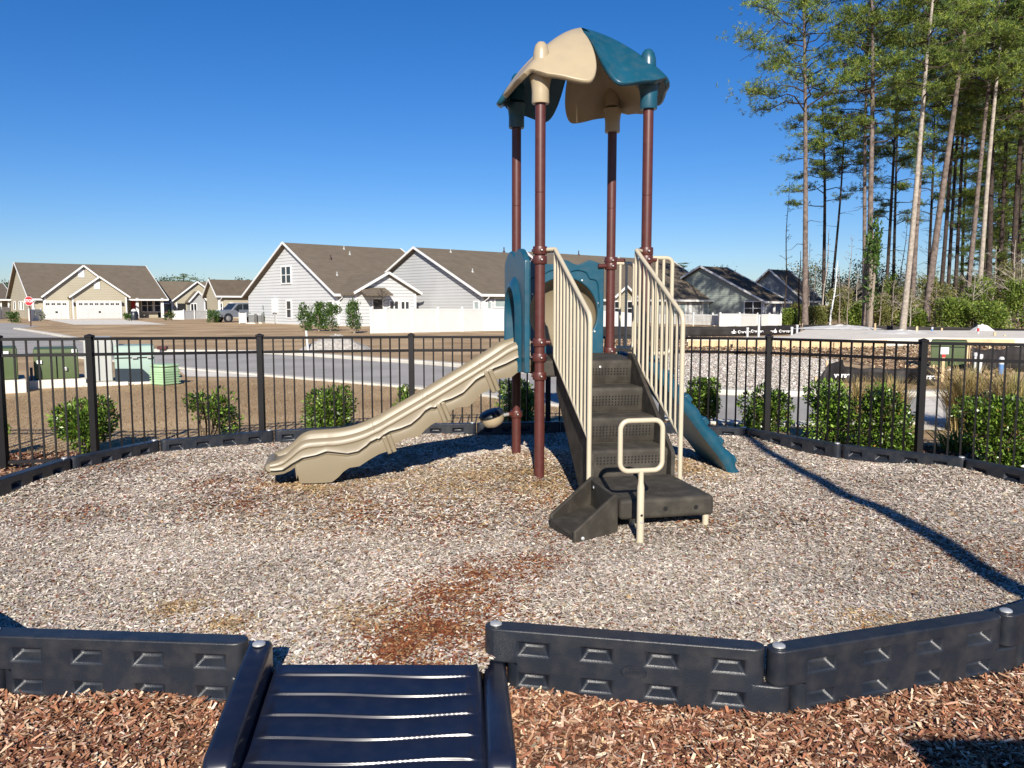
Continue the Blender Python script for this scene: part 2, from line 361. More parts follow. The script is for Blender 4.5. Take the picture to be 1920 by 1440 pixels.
def scatter(n, poly, box, ln, wd, tilt, zf, lift, colf, name, label, cat, shift=None):
    x = RNG.uniform(box[0], box[1], n*3); y = RNG.uniform(box[2], box[3], n*3)
    k = in_poly(x, y, poly)
    x = x[k][:n]; y = y[k][:n]; n = len(x)
    a = RNG.uniform(0, 2*np.pi, n); t = RNG.normal(0, tilt, n); rl = RNG.normal(0, tilt, n)
    D = np.stack([np.cos(a)*np.cos(t), np.sin(a)*np.cos(t), np.sin(t)], 1)
    S = np.stack([-np.sin(a)*np.cos(rl), np.cos(a)*np.cos(rl), np.sin(rl)], 1)
    C = np.stack([x, y, zf(x, y)+RNG.uniform(0, lift, n)], 1)
    V = blades(C, D, S, RNG.uniform(*ln, n)*RNG.uniform(.5, 1.15, n), RNG.uniform(*wd, n), 'rect')
    return V, colf(x, y)
def chip_col(x, y):
    n = len(x); c = palette(n, GREYS, [4, 4, 3, 2.4, 1.6, 1.2])*(.93+.34*vnoise(x, y, 1.1, 8)+.10*np.sin(1.3*x+2.1*y)*np.sin(2.7*x-1.1*y+1)+.07*np.sin(4.1*x+1)*np.sin(5.3*y))[:, None]
    r = gauss(x, y, RED)+.05; q = RNG.uniform(0, 1, n); k = q < r*(.48+.8*vnoise(x, y, 4.5, 1)+.8*vnoise(x, y, 13, 2)*vnoise(x, y, 2.2, 3)); c[k] = palette(k.sum(), REDS, [4, 2.4, 2.6, 1.4])
    r = gauss(x, y, TAN)+.04; q = RNG.uniform(0, 1, n); k = q < r*(.35+.8*vnoise(x, y, 6, 5)+.4*vnoise(x, y, 15, 6)); c[k] = palette(k.sum(), TANS, [4, 2.5, 3, 2])
    return c
Vs, Cs = [], []
for n, box, ln, wd in ((110000, (-4.3, 4.7, 3.1, 5.4), (.006, .016), (.002, .006)), (170000, (-4.3, 4.7, 3.1, 5.2), (.016, .040), (.005, .012)), (140000, (-4.3, 4.75, 5.2, 7.3), (.022, .046), (.007, .014)), (110000, (-4.3, 4.75, 7.3, 9.6), (.028, .056), (.009, .018))):
    V, c = scatter(n, CHIPP, box, ln, wd, .19, zc, .012, chip_col, '', '', ''); Vs.append(V); Cs.append(c)
n = 420; x = RNG.uniform(-4, 4.4, n); y = RNG.uniform(3.3, 9.4, n); k = in_poly(x, y, CHIPP); x, y = x[k], y[k]; n = len(x); a = RNG.uniform(0, 6.28, n)   # a few twigs and dead leaves
D = np.stack([np.cos(a), np.sin(a), RNG.normal(0, .1, n)], 1); S = np.stack([-np.sin(a), np.cos(a), RNG.normal(0, .3, n)], 1); tw = RNG.uniform(0, 1, n) < .55
Vs.append(blades(np.stack([x, y, zc(x, y)+.016], 1), D, S, np.where(tw, RNG.uniform(.06, .13, n), RNG.uniform(.03, .05, n)), np.where(tw, .004, RNG.uniform(.015, .028, n)))); Cs.append(palette(n, [(.22, .12, .06), (.36, .22, .10), (.14, .09, .06)], [3, 2, 2]))
o = np_mesh('wood_chips', np.concatenate(Vs), 4, np.concatenate(Cs), m_chip)
tag(o, 'loose grey and tan wood chips covering the playground floor', 'wood chips', kind='stuff')
# mulch beds outside the border
front = [(-8, -4), (8, -4), (8, 6.25), (4.45, 6.2), (3.9, 5.1), (3.1, 4.3), (2.2, 3.8), (1.09, 3.45), (-.07, 3.65), (-1.05, 3.5), (-2.15, 3.55), (-2.9, 4.1), (-3.6, 5.0), (-4.05, 5.25), (-8, 5.25)]
sheet('mulch_bed', front, LAWN+.004, m_mulch, 'red brown bark mulch in front of the playground border', 'mulch')
bedl = [(-8, 5.2), (-4.2, 5.2), (-4.2, 6.1), (-4.12, 7.25), (-3.75, 8.25), (-3.2, 8.65), (-3.6, 9.0), (-4.6, 9.0), (-8, 8.6)]
sheet('mulch_bed', bedl, LAWN+.010, m_mulch, 'dark mulch bed under the shrub at the left of the fence', 'mulch')
bedr = [(2.75, 9.0), (3.33, 8.05), (4.16, 7.3), (4.68, 6.2), (8, 6.2), (8, 9.0), (4.6, 9.4), (3.2, 10.0), (1.6, 10.1), (1.6, 9.55)]
sheet('mulch_bed', bedr, LAWN+.011, m_mulch, 'dark mulch bed under the shrubs at the right of the fence', 'mulch')
MUL = [(.32, .145, .08), (.19, .075, .04), (.45, .27, .17), (.60, .43, .30), (.10, .04, .025), (.72, .58, .43)]
def mul_col(x, y): return palette(len(x), MUL, [4.6, 2.6, 3.2, 2.0, 1.4, .7])
fz = lambda x, y: LAWN+.004+.05*((x > 1.25)|(x < -1.1))*np.exp(-((y-3.25-.30*np.maximum(0, x-1.1))/.12)**2)*(.6+.4*np.sin(7*x))+.010*np.sin(5*x+1)*np.sin(6*y)
Vs, Cs = [], []
vis = [(-2.6, 2.2), (2.7, 2.2), (3.9, 4.6), (3.35, 4.05), (2.27, 3.5), (1.09, 3.12), (-.07, 3.35), (-1.05, 3.2), (-2.22, 3.28), (-3.15, 3.95)]
for n, ln, wd in ((60000, (.014, .038), (.004, .010)), (20000, (.035, .08), (.006, .015))):
    V, c = scatter(n, vis, (-3.2, 3.9, 2.2, 4.6), ln, wd, .33, fz, .018, mul_col, '', '', ''); Vs.append(V); Cs.append(c)
side_l = [(-6.5, .5), (-2.4, .5), (-2.4, 3.2), (-3.15, 3.95), (-3.8, 4.9), (-4.25, 6.3), (-6.5, 6.3)]; side_r = [(2.6, .5), (6.5, .5), (6.5, 6.3), (4.7, 6.1), (4.15, 4.95), (3.35, 4.05), (2.6, 3.6)]
for poly, box in ((side_l, (-6.5, -2.4, .5, 6.3)), (side_r, (2.6, 6.5, .5, 6.3))):
    V, c = scatter(26000, poly, box, (.03, .075), (.008, .02), .3, lambda x, y: LAWN+.012+0*x, .02, mul_col, '', '', ''); Vs.append(V); Cs.append(c)
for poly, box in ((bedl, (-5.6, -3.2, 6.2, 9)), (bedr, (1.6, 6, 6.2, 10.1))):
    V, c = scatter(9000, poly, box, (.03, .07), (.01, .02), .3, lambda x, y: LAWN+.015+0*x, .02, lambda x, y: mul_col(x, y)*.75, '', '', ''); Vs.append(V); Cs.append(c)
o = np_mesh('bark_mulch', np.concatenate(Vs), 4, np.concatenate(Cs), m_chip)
tag(o, 'shredded red brown bark mulch in front of the border and under the shrubs', 'bark mulch', kind='stuff')
V1, c1 = scatter(60000, [(p.x, p.y) for p in gl], (1, 10, 13.5, 27), (.02, .06), (.018, .045), .30, lambda x, y: LAWN+.012+0*x, .025, lambda x, y: palette(len(x), [(.60, .55, .48), (.70, .65, .58), (.48, .43, .38), (.38, .34, .30)], [4, 3, 2.4, 1]), '', '', '')
tag(np_mesh('loose_gravel', V1, 4, c1, m_chip), 'loose pale gravel stones across the street behind the fence', 'gravel', kind='stuff')
dl = [(p.x, p.y) for p in (gp(1080, 645), gp(1300, 634), gp(1900, 640), gp(1900, 716), gp(1760, 716), gp(1570, 676), gp(1300, 664), gp(1110, 674))]
V1, c1 = scatter(26000, dl, (1, 26, 15, 42), (.04, .15), (.03, .10), .4, lambda x, y: LAWN+.015+.05*vnoise(x, y, .9, 4), .05, lambda x, y: palette(len(x), [(.34, .24, .15), (.24, .16, .095), (.46, .36, .25), (.15, .10, .06)], [4, 3, 2, 1.5]), '', '', '')
tag(np_mesh('dirt_clods', V1, 4, c1, m_chip), 'loose clods of brown dirt in front of the house slab', 'dirt', kind='stuff')
# dead grass blades
n = 80000
x = RNG.uniform(-9, 7, n); y = 8.6+(RNG.uniform(0, 1, n)**1.4)*9
nl = np.array([(p.x, p.y) for p in near_l]); fl = np.array([(p.x, p.y) for p in far_l])
yn = np.interp(x, nl[:, 0], nl[:, 1])
k = (y < yn-.2) & ~in_poly(x, y, BORDER) & ~in_poly(x, y, bedl) & ~in_poly(x, y, bedr) & ((np.abs(x) > 4.6) | (y > 9.5-.18*np.maximum(0, np.abs(x)-1)**1.3))
x, y = x[k], y[k]; n = len(x); a = RNG.uniform(0, 2*np.pi, n); t = RNG.uniform(.15, .9, n)
D = np.stack([np.cos(a)*np.cos(t), np.sin(a)*np.cos(t), np.sin(t)], 1); S = np.stack([-np.sin(a), np.cos(a), 0*a], 1)
V = blades(np.stack([x, y, np.full(n, LAWN)], 1), D, S, RNG.uniform(.03, .07, n), RNG.uniform(.004, .009, n))
o = np_mesh('dead_grass', V, 4, palette(n, [(.33, .22, .11), (.24, .15, .07), (.40, .30, .16), (.20, .17, .07)], [4, 3, 3, 1]), m_grassb)
tag(o, 'short dead grass between the fence and the street', 'grass', kind='stuff')
# ================================================================== BORDER TIMBERS
def timber(L):
    """one moulded border timber from pin to pin along +x: upper tab at 0, lower tab at L"""
    T = .048; mb = MB()
    e0, e1, hw = 2*T+.004, L-2*T-.006, .056*L; ca, cb = e0+hw+.008, e1-hw-.03
    pk = sum([[ca+(cb-ca)*i/3-hw, ca+(cb-ca)*i/3+hw] for i in range(4)], [])
    def half(x0, x1, z0, z1, zz, up):
        arc = [(x0+T*math.cos(a), T*math.sin(a)) for a in np.linspace(-math.pi/2, -3*math.pi/2, 9)]
        arc2 = [(x1+T*math.cos(a), T*math.sin(a)) for a in np.linspace(math.pi/2, -math.pi/2, 9)]
        for ar in (arc, arc2): mb.grid([[(x, y, z) for x, y in ar] for z in (z0, z1)])
        cx = ([x0, e0] if up else [x0])+pk+([x1] if up else [e1, x1]); top = [(x, T) for x in cx[1:-1]]; bot = [(x, -T) for x in cx[1:-1][::-1]]
        out = arc+top+arc2+bot; k = len(out); t0 = arc+[(e0, T), (e0, -T)]; t1 = [(e1, T)]+arc2+[(e1, -T)]
        if up:
            mb.add([(x, y, z1) for x, y in out], [list(range(k))]); mb.add([(x, y, z0) for x, y in t0], [list(range(len(t0)))[::-1]])
        else:
            mb.add([(x, y, z0) for x, y in out], [list(range(k))[::-1]]); mb.add([(x, y, z1) for x, y in t1], [list(range(len(t1)))])
        off = 1 if up else 0
        for sgn in (-1, 1):                        # the two long faces with moulded pockets
            cz = [z0, zz[0], zz[1], z1]
            for i in range(len(cx)-1):
                for j in range(3):
                    a, b_, c, d = cx[i], cx[i+1], cz[j], cz[j+1]; y = sgn*T
                    q = [(a, y, c), (b_, y, c), (b_, y, d), (a, y, d)]
                    if (i-off) % 2 == 1 and 0 < i-off < 8 and j == 1:
                        dp = sgn*(T-.040); m_ = .026
                        h2 = c+.50*(d-c); ins_ = [(a+m_, dp, h2), (b_-m_, dp, h2), (b_-m_*.55, dp, d-.003), (a+m_*.55, dp, d-.003)]
                        fs = [(0, 1, 5, 4), (1, 2, 6, 5), (2, 3, 7, 6), (3, 0, 4, 7), (4, 5, 6, 7)]
                        mb.add(q+ins_, fs if sgn < 0 else [f[::-1] for f in fs])
                    else: mb.add(q, [(0, 1, 2, 3) if sgn < 0 else (3, 2, 1, 0)])
    half(0, e1, .15, .30, (.192, .248), True)
    half(e0, L, .0, .15, (.056, .110), False)
    return mb
tl = ['right of the ramp with two full rows of pockets', 'angled away at the right, its lower pockets sunk in red mulch',
      'cut off by the right edge, beyond the angled one', 'outside the right edge, first past the cut off one', 'outside the right edge, second past the cut off one',
      'below the big shrub and yucca at the right edge', 'below the paired shrubs by the right hand fence post', 'below the narrow shrub that a fence post crosses',
      'behind the teal climber, below the round shrub', 'behind the stairs in the tower shade', 'behind the maroon posts, left of the stairs',
      'under the high end of the tan slide', 'partly hidden behind the middle of the tan slide', 'below the sparse shrub left of the slide mouth',
      'below the leafy shrub crossed by a fence post', 'running towards the camera beside dark mulch on the left', 'outside the left edge, furthest of three',
      'outside the left edge, middle of three', 'outside the left edge, nearest of three', 'left of the ramp, its lower pockets sunk in mulch']
cap_mb = lambda: MB().lathe([(0.0, .012), (.018, .011), (.026, .006), (.027, 0), (.0, -.002)], n=16)
NB = len(BORDER)
for i in range(NB-1):
    a = Vector((*BORDER[i], -.17)); b = Vector((*BORDER[i+1], -.17)); d = b-a
    t = timber(d.length).build('border_timber', m_black_pl, None, bevel=.007, seg=2, smooth=35)
    t.location = a; t.rotation_euler = (0, 0, math.atan2(d.y, d.x))
    tag(t, 'black plastic border timber '+tl[i], 'border timber', 'plastic timbers round the wood chips')
    c = cap_mb().build('stake_cap', m_bolt, t, smooth=40); c.location = (0, 0, .302)
    if i == 0:
        e = MB(); e.lathe([(0, .006), (.05, .006), (.056, .0)], n=24)
        for k in range(5): e.box(-.028+k*.012, -.022+k*.012, -.016, .016, .004, .010)
        e = e.build('emblem', m_black_pl, t, smooth=40); e.rotation_euler = (R(90), 0, 0); e.location = (.60, -.0475, .16); e.scale = (1, .55, 1)
# ================================================================== RAMP
rp = thing('ramp', (-.55, 2.9, -.16), 'black plastic access ramp with ridged deck and two side rails', 'ramp')
def rl(p): return Vector(p)-rp.location
def rail(name, far, near, zf0, zn):
    mb = MB(); rows = []; f = Vector(far); n_ = Vector(near); d = (n_-f).normalized(); s = Vector((d.y, -d.x, 0)).normalized(); r_ = .022
    def sec(p, zt, wd):
        q = [(-wd, -.28)]+[(-wd+r_-r_*math.cos(a), zt-r_+r_*math.sin(a)) for a in np.linspace(0, math.pi/2, 6)]+[(wd-r_+r_*math.sin(a), zt-r_+r_*math.cos(a)) for a in np.linspace(0, math.pi/2, 6)]+[(wd, -.28)]
        return [rl(Vector((p.x, p.y, 0))+s*x+Vector((0, 0, z))) for x, z in q]
    rows.append(sec(f+d*.0, zf0-.012, .044)); rows.append(sec(f+d*.006, zf0-.003, .048))
    for t in (.03, .25, .5, .75, 1): rows.append(sec(f.lerp(n_, t), zf0+(zn-zf0)*t, .05))
    for k in range(1, 9):                          # the near end drops round to the mulch
        an = math.pi/2*k/8; rows.append(sec(n_+d*(.075*math.sin(an)), zn-.075*(1-math.cos(an)), .05-.008*(k/8)**2))
    e = n_+d*.080; rows.append(sec(e, -.22, .042))
    mb.grid(rows); mb.add(rows[0], [list(range(len(rows[0])))[::-1]]); mb.add(rows[-1], [list(range(len(rows[0])))])
    return mb.build(name, m_ramp, rp, smooth=55)
rail('side_rail', (-1.045, 3.23, 0), (-.978, 2.57, 0), .135, .04)
rail('side_rail', (-.08, 3.42, 0), (-.035, 2.60, 0), -.022, .02)
rows = []
NR = 1300
for j in range(NR):
    y = 3.24-j*1.25/(NR-1); row = []; dd = 3.24-y
    for i in range(49):
        s = i/48; x0 = -1.0+dd*.075; x1 = -.13+dd*.09; x = x0+(x1-x0)*s
        ph = (dd+.010*math.sin(s*5.2+1.0+dd*4)-.006*math.sin(s*9+dd*6)+.040)/.128
        k = ph-math.floor(ph); edge = max(0, min(1, (s-.03)/.05, (.97-s)/.05)); edge = edge*edge*(3-2*edge)
        rise = .0095*min(1, k/.88)**1.6; fall = 1 if k < .93 else .5+.5*math.cos(math.pi*min(1, (k-.93)/.05))
        rdg = rise*fall*edge*(0 if ph < 0 else 1)
        row.append(rl((x, y, .02-dd*.135+rdg-(.02 if j == 0 else 0)-(.05 if i in (0, 48) else 0)+.02*max(0, 1-min(s, 1-s)/.05)**2)))
    rows.append(row)
rows.insert(0, [Vector((p[0], p[1]+.002, p[2]-.12)) for p in rows[0]])
MB().grid(rows).build('ramp_deck', m_ramp, rp, smooth=180)
c = cap_mb().build('stake_cap', m_bolt, rp, smooth=40); c.location = rl((-1.04, 3.19, .131))
# ================================================================== BLACK FENCE
fz0 = -.16
FP = [((-7.6, 8.2), 1.19), ((-5.9, 8.25), 1.19), ((dep(-5, 640, 8.0).x, 8.0), zat((0, 8.0), 628)), ((dep(168, 640, 8.2).x, 8.2), zat((0, 8.2), 627)), ((dep(487, 640, 9.1).x, 9.1), zat((0, 9.1), 626)),
      ((dep(771, 640, 9.65).x, 9.65), zat((0, 9.65), 625)), ((dep(1028, 640, 9.95).x, 9.95), zat((0, 9.95), 625.5)), ((dep(1243, 640, 9.8).x, 9.8), zat((0, 9.8), 626.5)),
      ((dep(1442, 640, 9.2).x, 9.2), zat((0, 9.2), 628)), ((dep(1732, 640, 8.05).x, 8.05), zat((0, 8.05), 635)), ((5.45, 7.3), 1.19), ((6.9, 6.3), 1.19)]
fence = thing('metal_fence', (0, 9.3, fz0), 'black metal picket fence curving behind the playground', 'fence')
fo = fence.location
for i, ((x, y), zt) in enumerate(FP):
    mb = MB(); s = .032
    mb.box(x-s, x+s, y-s, y+s, fz0-.05, zt-.03); mb.box(x-s-.006, x+s+.006, y-s-.006, y+s+.006, zt-.03, zt-.008)
    mb.add([(x-s, y-s, zt-.008), (x+s, y-s, zt-.008), (x+s, y+s, zt-.008), (x-s, y+s, zt-.008), (x, y, zt+.006)], [(0, 1, 4), (1, 2, 4), (2, 3, 4), (3, 0, 4)])
    mb.v = [(a-fo.x, b_-fo.y, c_-fo.z) for a, b_, c_ in mb.v]
    mb.build('post', m_fence, fence, bevel=.003, seg=1)
for i in range(len(FP)-1):
    (xa, ya), za = FP[i]; (xb, yb), zb = FP[i+1]
    A = Vector((xa, ya, za)); B = Vector((xb, yb, zb)); d = B-A; dn = Vector((d.x, d.y, 0)).normalized()
    A2 = A+dn*.033; B2 = B-dn*.033; mb = MB()
    for dz, ht in ((-.045, .03), (-.205, .03)): mb.beam(A2-fo+Vector((0, 0, dz)), B2-fo+Vector((0, 0, dz)), .034, ht)
    lo = fz0+.10; mb.beam(Vector((A2.x, A2.y, lo))-fo, Vector((B2.x, B2.y, lo))-fo, .034, .03)
    L = (B2-A2).length; n = max(4, round(L/.1118))
    q = Matrix.Rotation(math.atan2(dn.y, dn.x), 3, 'Z')
    for k in range(1, n):
        p = A2.lerp(B2, k/n); s = .0085
        for z0, z1 in ((fz0+.03, lo-.0155), (lo+.0155, p.z-.2205), (p.z-.1895, p.z-.0605)):
            mb.box(p.x-s-fo.x, p.x+s-fo.x, p.y-s-fo.y, p.y+s-fo.y, z0-fo.z, z1-fo.z, q)
    mb.build('picket_panel', m_fence, fence)
# ================================================================== SHRUBS
GREENS = [(.085, .155, .020), (.15, .25, .030), (.045, .09, .014), (.23, .34, .06), (.11, .18, .024)]
def shrub_parts(seed, n, h, rad, sparse=0.):
    r = np.random.default_rng(seed)
    lob = [(r.uniform(-.62, .62)*rad, r.uniform(-.55, .55)*rad, h*r.uniform(.14 if not sparse else .34, .80), rad*r.uniform(.34, .55)) for _ in range(16 if not sparse else 9)]
    P = []
    while sum(len(p) for p in P) < n:
        k = r.integers(0, len(lob)); cx, cy, cz, rr = lob[k]; cx = np.clip(cx, -rad+rr*.8, rad-rr*.8)
        d = unit(r.normal(0, 1, (40, 3))); q = d*rr*np.sqrt(r.uniform(.35, 1.0, (40, 1)))+np.array([cx, cy, cz])
        q = q[(q[:, 2] > .04) & (q[:, 2] < h)]; P.append(q[r.uniform(0, 1, len(q)) > sparse*.5])
    P = np.concatenate(P)[:n]; c = np.array([0, 0, h*.45])
    out = unit(P-c); D = unit(out+r.normal(0, .75, P.shape)+np.array([0, 0, .35])); S = unit(np.cross(D, unit(r.normal(0, 1, P.shape))))
    V = blades(P, D, S, r.uniform(.030, .062, n), r.uniform(.016, .030, n))
    col = np.array(GREENS+[(.30, .20, .05), (.10, .05, .02)])[r.choice(7, n, p=[.3, .24, .19, .1, .14, .015, .015])]*r.uniform(.7, 1.25, (n, 1))
    st = MB()
    for k in range(12):
        L = lob[k % len(lob)]; e = Vector((L[0], L[1], L[2]+.02)); b_ = Vector((r.uniform(-.08, .08), r.uniform(-.08, .08), -.03))
        m_ = b_.lerp(e, .5)+Vector((r.uniform(-.05, .05), r.uniform(-.05, .05), .03)); st.tube([b_, m_, e], [.012, .008, .004], 5)
        for _ in range(3):
            f = e+Vector((r.uniform(-1, 1), r.uniform(-1, 1), r.uniform(0, .8)))*L[3]*.8; st.tube([m_, (m_+f)/2+Vector((0, 0, .02)), f], [.006, .004, .002], 4)
    return V, col, st
SHR = [  # u, v top, D, half width px, n, sparse, label
    (160, 740, 8.75, 64, 1500, .3, 'leafy green shrub behind the first full fence post on the left'),
    (390, 724, 9.5, 50, 560, .75, 'sparse see-through green shrub left of the slide mouth'),
    (620, 724, 10.2, 52, 1500, 0, 'dense rounded green shrub seen above the lower half of the slide'),
    (764, 714, 10.5, 27, 700, 0, 'small green shrub peeking out above the middle of the slide'),
    (966, 709, 10.9, 40, 1300, 0, 'green shrub under the tower between the two maroon posts'),
    (1320, 705, 10.6, 42, 1500, 0, 'round topped green shrub just right of the stair handrail'),
    (1436, 712, 10.0, 43, 1400, 0, 'narrow green shrub crossed by the fence post right of the stairs'),
    (1556, 718, 9.6, 60, 1700, 0, 'pale green shrub in front of the black silt fabric'),
    (1662, 724, 9.0, 64, 2000, 0, 'dark dense shrub left of the right hand fence post'),
    (1872, 735, 8.25, 64, 2300, 0, 'large dark shrub in front of the yucca at the right edge'),
    (-20, 770, 8.6, 26, 500, .3, 'green shrub cut off by the left edge behind the fence')]
for i, (u, vt, D, hw, n, sp, lab) in enumerate(SHR):
    p = dep(u, vt, D); h = p.z-LAWN; rad = hw/F*D
    V, c, st = shrub_parts(40+i, int(n*2.9), h, rad/.95, sp)
    if i == 7: c = c*1.35
    t = thing('shrub', (p.x, D, LAWN), lab, 'shrub', group='evergreen shrubs along the fence')
    np_mesh('foliage', V, 4, c, m_leaf, t); st.build('stem', m_stem, t, smooth=60)
def grass_clump(name, p, n, h, spread, wd, cols, wts, label, cat, seed, droop=.5):
    r = np.random.default_rng(seed); Vv = []; cc = []
    for i in range(n):
        a = r.uniform(0, 2*np.pi); out = r.uniform(0.05, 1)*spread; hh = h*r.uniform(.55, 1.0)
        b_ = np.array([r.normal(0, .07), r.normal(0, .07), 0]); d = np.array([np.cos(a), np.sin(a), 0]); s = np.array([-np.sin(a), np.cos(a), 0])
        pts = [b_+d*out*t**1.6+np.array([0, 0, hh*(t-droop*.35*t**3)]) for t in (0, .35, .7, 1.0)]; ws = [wd, wd*.9, wd*.6, wd*.1]
        for k in range(3): Vv += [pts[k]-s*ws[k]/2, pts[k]+s*ws[k]/2, pts[k+1]+s*ws[k+1]/2, pts[k+1]-s*ws[k+1]/2]
        c = np.array(cols[r.choice(len(cols), p=np.array(wts)/sum(wts))])*r.uniform(.75, 1.2); cc += [c]*3
    o = np_mesh(name, np.array(Vv), 4, np.array(cc), m_grassb); o.location = p
    return tag(o, label, cat)
TG = [(.42, .31, .13), (.52, .41, .20), (.28, .20, .08), (.24, .25, .07)]
for (u, D, n, h, sp, seed, lab) in ((1815, 10.6, 900, 1.12, .75, 1, 'tall tan ornamental grass clump right of the right hand fence post'), (1895, 10.0, 800, 1.1, .7, 2, 'tall yellow green ornamental grass at the right edge'),
        (1610, 11.6, 420, .80, .5, 3, 'dry straw coloured grass clump just right of the white lettered fabric'), (1675, 11.3, 520, .85, .55, 4, 'dry straw coloured grass clump left of the right hand fence post')):
    grass_clump('ornamental_grass', (dep(u, 700, D).x, D, LAWN), n, h, sp, .011, TG, [4, 3, 2, 1+3*(seed == 2)], lab, 'ornamental grass', seed)
grass_clump('yucca', (dep(1800, 800, 9.0).x, 9.0, LAWN), 110, .42, .55, .028, [(.22, .30, .06), (.34, .40, .12), (.10, .17, .03)], [3, 2, 2], 'spiky yellow green yucca at the foot of the tall grass', 'yucca', 9, .9)
# ================================================================== PLAY STRUCTURE
CX, CY, TH, HA = .6077, 7.4858, .2053, .4775
ps = thing('play_structure', (CX, CY, 0), 'playground tower with maroon posts, tan slide, dark stairs and petal roof', 'play structure', TH)
Mw = Matrix.Translation((CX, CY, 0))@Matrix.Rotation(TH, 4, 'Z'); Mi = Mw.inverted()
def on_plane(u, v, axis, val):                     # pixel -> point on a local plane of the tower
    o = Mi@Vector((0, 0, H)); d = Mi.to_3x3()@ray(u, v); t = (val-o[axis])/d[axis]
    return o+d*t
def clampm(z, arm=None, al=.09, r=.0445, big=True):
    mb = MB(); hh = .034 if big else .024
    mb.lathe([(r, -hh), (r+.013, -hh), (r+.016, -hh+.006), (r+.016, hh-.006), (r+.013, hh), (r, hh)], (0, 0, z), 20)
    for a in (35, 155, 270): 
        an = R(a); mb.lathe([(.012, -.004), (.012, .012), (.006, .016), (0, .016)], ((r+.012)*math.cos(an), (r+.012)*math.sin(an), z), 10, (math.cos(an), math.sin(an), 0))
    if arm is not None:
        d = Vector(arm).normalized(); mb.tube([d*(r-.005)+Vector((0, 0, z)), d*(r+al)+Vector((0, 0, z))], .0215, 12)
    return mb
postXY = {'A': (-HA, -HA), 'B': (-HA, HA), 'C': (HA, HA), 'D': (HA, -HA)}
CL = {'A': [(1.98, (1, -.35, 0), .075), (1.90, (-.3, 1, 0), .02), (1.20, (1, -.35, 0), .05), (.91, None, 0), (1.07, None, 0)],
      'B': [(.455, (-1, -.35, 0), .05), (1.90, (1, 0, 0), .04), (1.07, None, 0)],
      'C': [(1.955, (1, 0, 0), .10), (1.90, (-1, -.1, 0), .09), (1.06, None, 0)],
      'D': [(1.985, (-1, -.4, 0), .06), (1.915, (1, 0, 0), .05), (1.12, (-1, -.4, 0), .05), (.91, None, 0)]}
for k, (x, y) in postXY.items():
    r = .0445; pr = [(0, -.3), (r, -.3)]
    for zz in (1.02 if k in 'AD' else 1.0, 2.46): pr += [(r, zz-.004), (r-.003, zz-.001), (r-.003, zz+.001), (r, zz+.004)]
    pr += [(r, 3.30), (0, 3.30)]
    p = MB().lathe(pr, n=28).build('post', m_maroon, ps, smooth=30); p.location = (x, y, 0)
    for z, arm, al in CL[k]:
        clampm(z, arm, al).build('clamp', m_maroon, p, smooth=40)
        bm_ = MB()
        for a in (35, 155, 270):
            an = R(a); bm_.lathe([(.007, 0), (.007, .003), (0, .004)], (.0715*math.cos(an)*1.02, .0715*math.sin(an)*1.02, z), 8, (math.cos(an), math.sin(an), 0))
        bm_.build('bolt', m_bolt, p, smooth=40)
# --- petal roof
ZAP = 3.94
def zr(r): return ZAP-.34*r-.385*r*r
WP = np.array([[0, .02], [.05, .06], [.12, .125], [.22, .225], [.30, .305], [.38, .372], [.45, .415], [.52, .432], [.58, .42], [.62, .37], [.66, .31], [.70, .24], [.74, .18], [.78, .12], [.81, .03]])
def petal(mat, ang, lab):
    rows = []; na, nb = 46, 36
    for i in range(na):
        a = (1-math.cos(math.pi*i/(na-1)))/2*.55+.45*i/(na-1); rho = a*.81
        wd = float(np.interp(rho, WP[:, 0], WP[:, 1]))
        row = []
        for j in range(nb):
            b_ = -1+2*j/(nb-1); lam = b_*wd
            e = math.sqrt(lam*lam+.035**2)-.035
            curl = .03*max(0, (abs(b_)-.75)/.25)**2*math.sin(min(1, rho/.55)*math.pi)
            z = zr(rho+.90*e)+curl-.01*max(0, (rho-.72)/.09)**2
            row.append((rho*math.cos(ang)-lam*math.sin(ang), rho*math.sin(ang)+lam*math.cos(ang), z))
        rows.append(row)
    o = MB().grid(rows).build('canopy_panel', mat, ps, smooth=180)
    sm = o.modifiers.new('smooth', 'SMOOTH'); sm.iterations = 3; sm.factor = .5
    so_ = o.modifiers.new('thick', 'SOLIDIFY'); so_.thickness = .046; so_.offset = -1 
    su = o.modifiers.new('sub', 'SUBSURF'); su.levels = 1; su.render_levels = 1
    o['label'] = lab
    return o
for k, mat, lab in (('A', m_tan, 'tan petal at the front left post'), ('B', m_teal, 'teal petal at the back left post'), ('C', m_tan, 'tan petal at the back right post'), ('D', m_teal, 'teal petal at the front right post')):
    x, y = postXY[k]; ang = math.atan2(y, x)
    pt = petal(mat, ang, lab)
    kn = MB(); zp = zr(.675)
    kn.lathe([(.068, 0), (.070, .10), (.066, .17), (.052, .225), (.03, .252), (0, .262)], (x*.985, y*.985, zp-.10), 24)   # knob over the post
    kn.build('knob', mat, pt, smooth=60)
    co = MB(); co.lathe([(.0455, 0), (.070, 0), (.074, .012), (.073, .10), (.080, .16), (.095, .22)], (x, y, 3.19), 24)
    co.lathe([(.0455, .001), (.0455, .2)], (x, y, 3.19), 24); co.build('collar', mat, pt, smooth=50)
# --- deck
mb = MB(); mb.box(-HA-.01, HA+.01, -HA-.03, HA+.01, .90, 1.045)
mb.build('deck', m_rubber, ps, bevel=.02, seg=3)
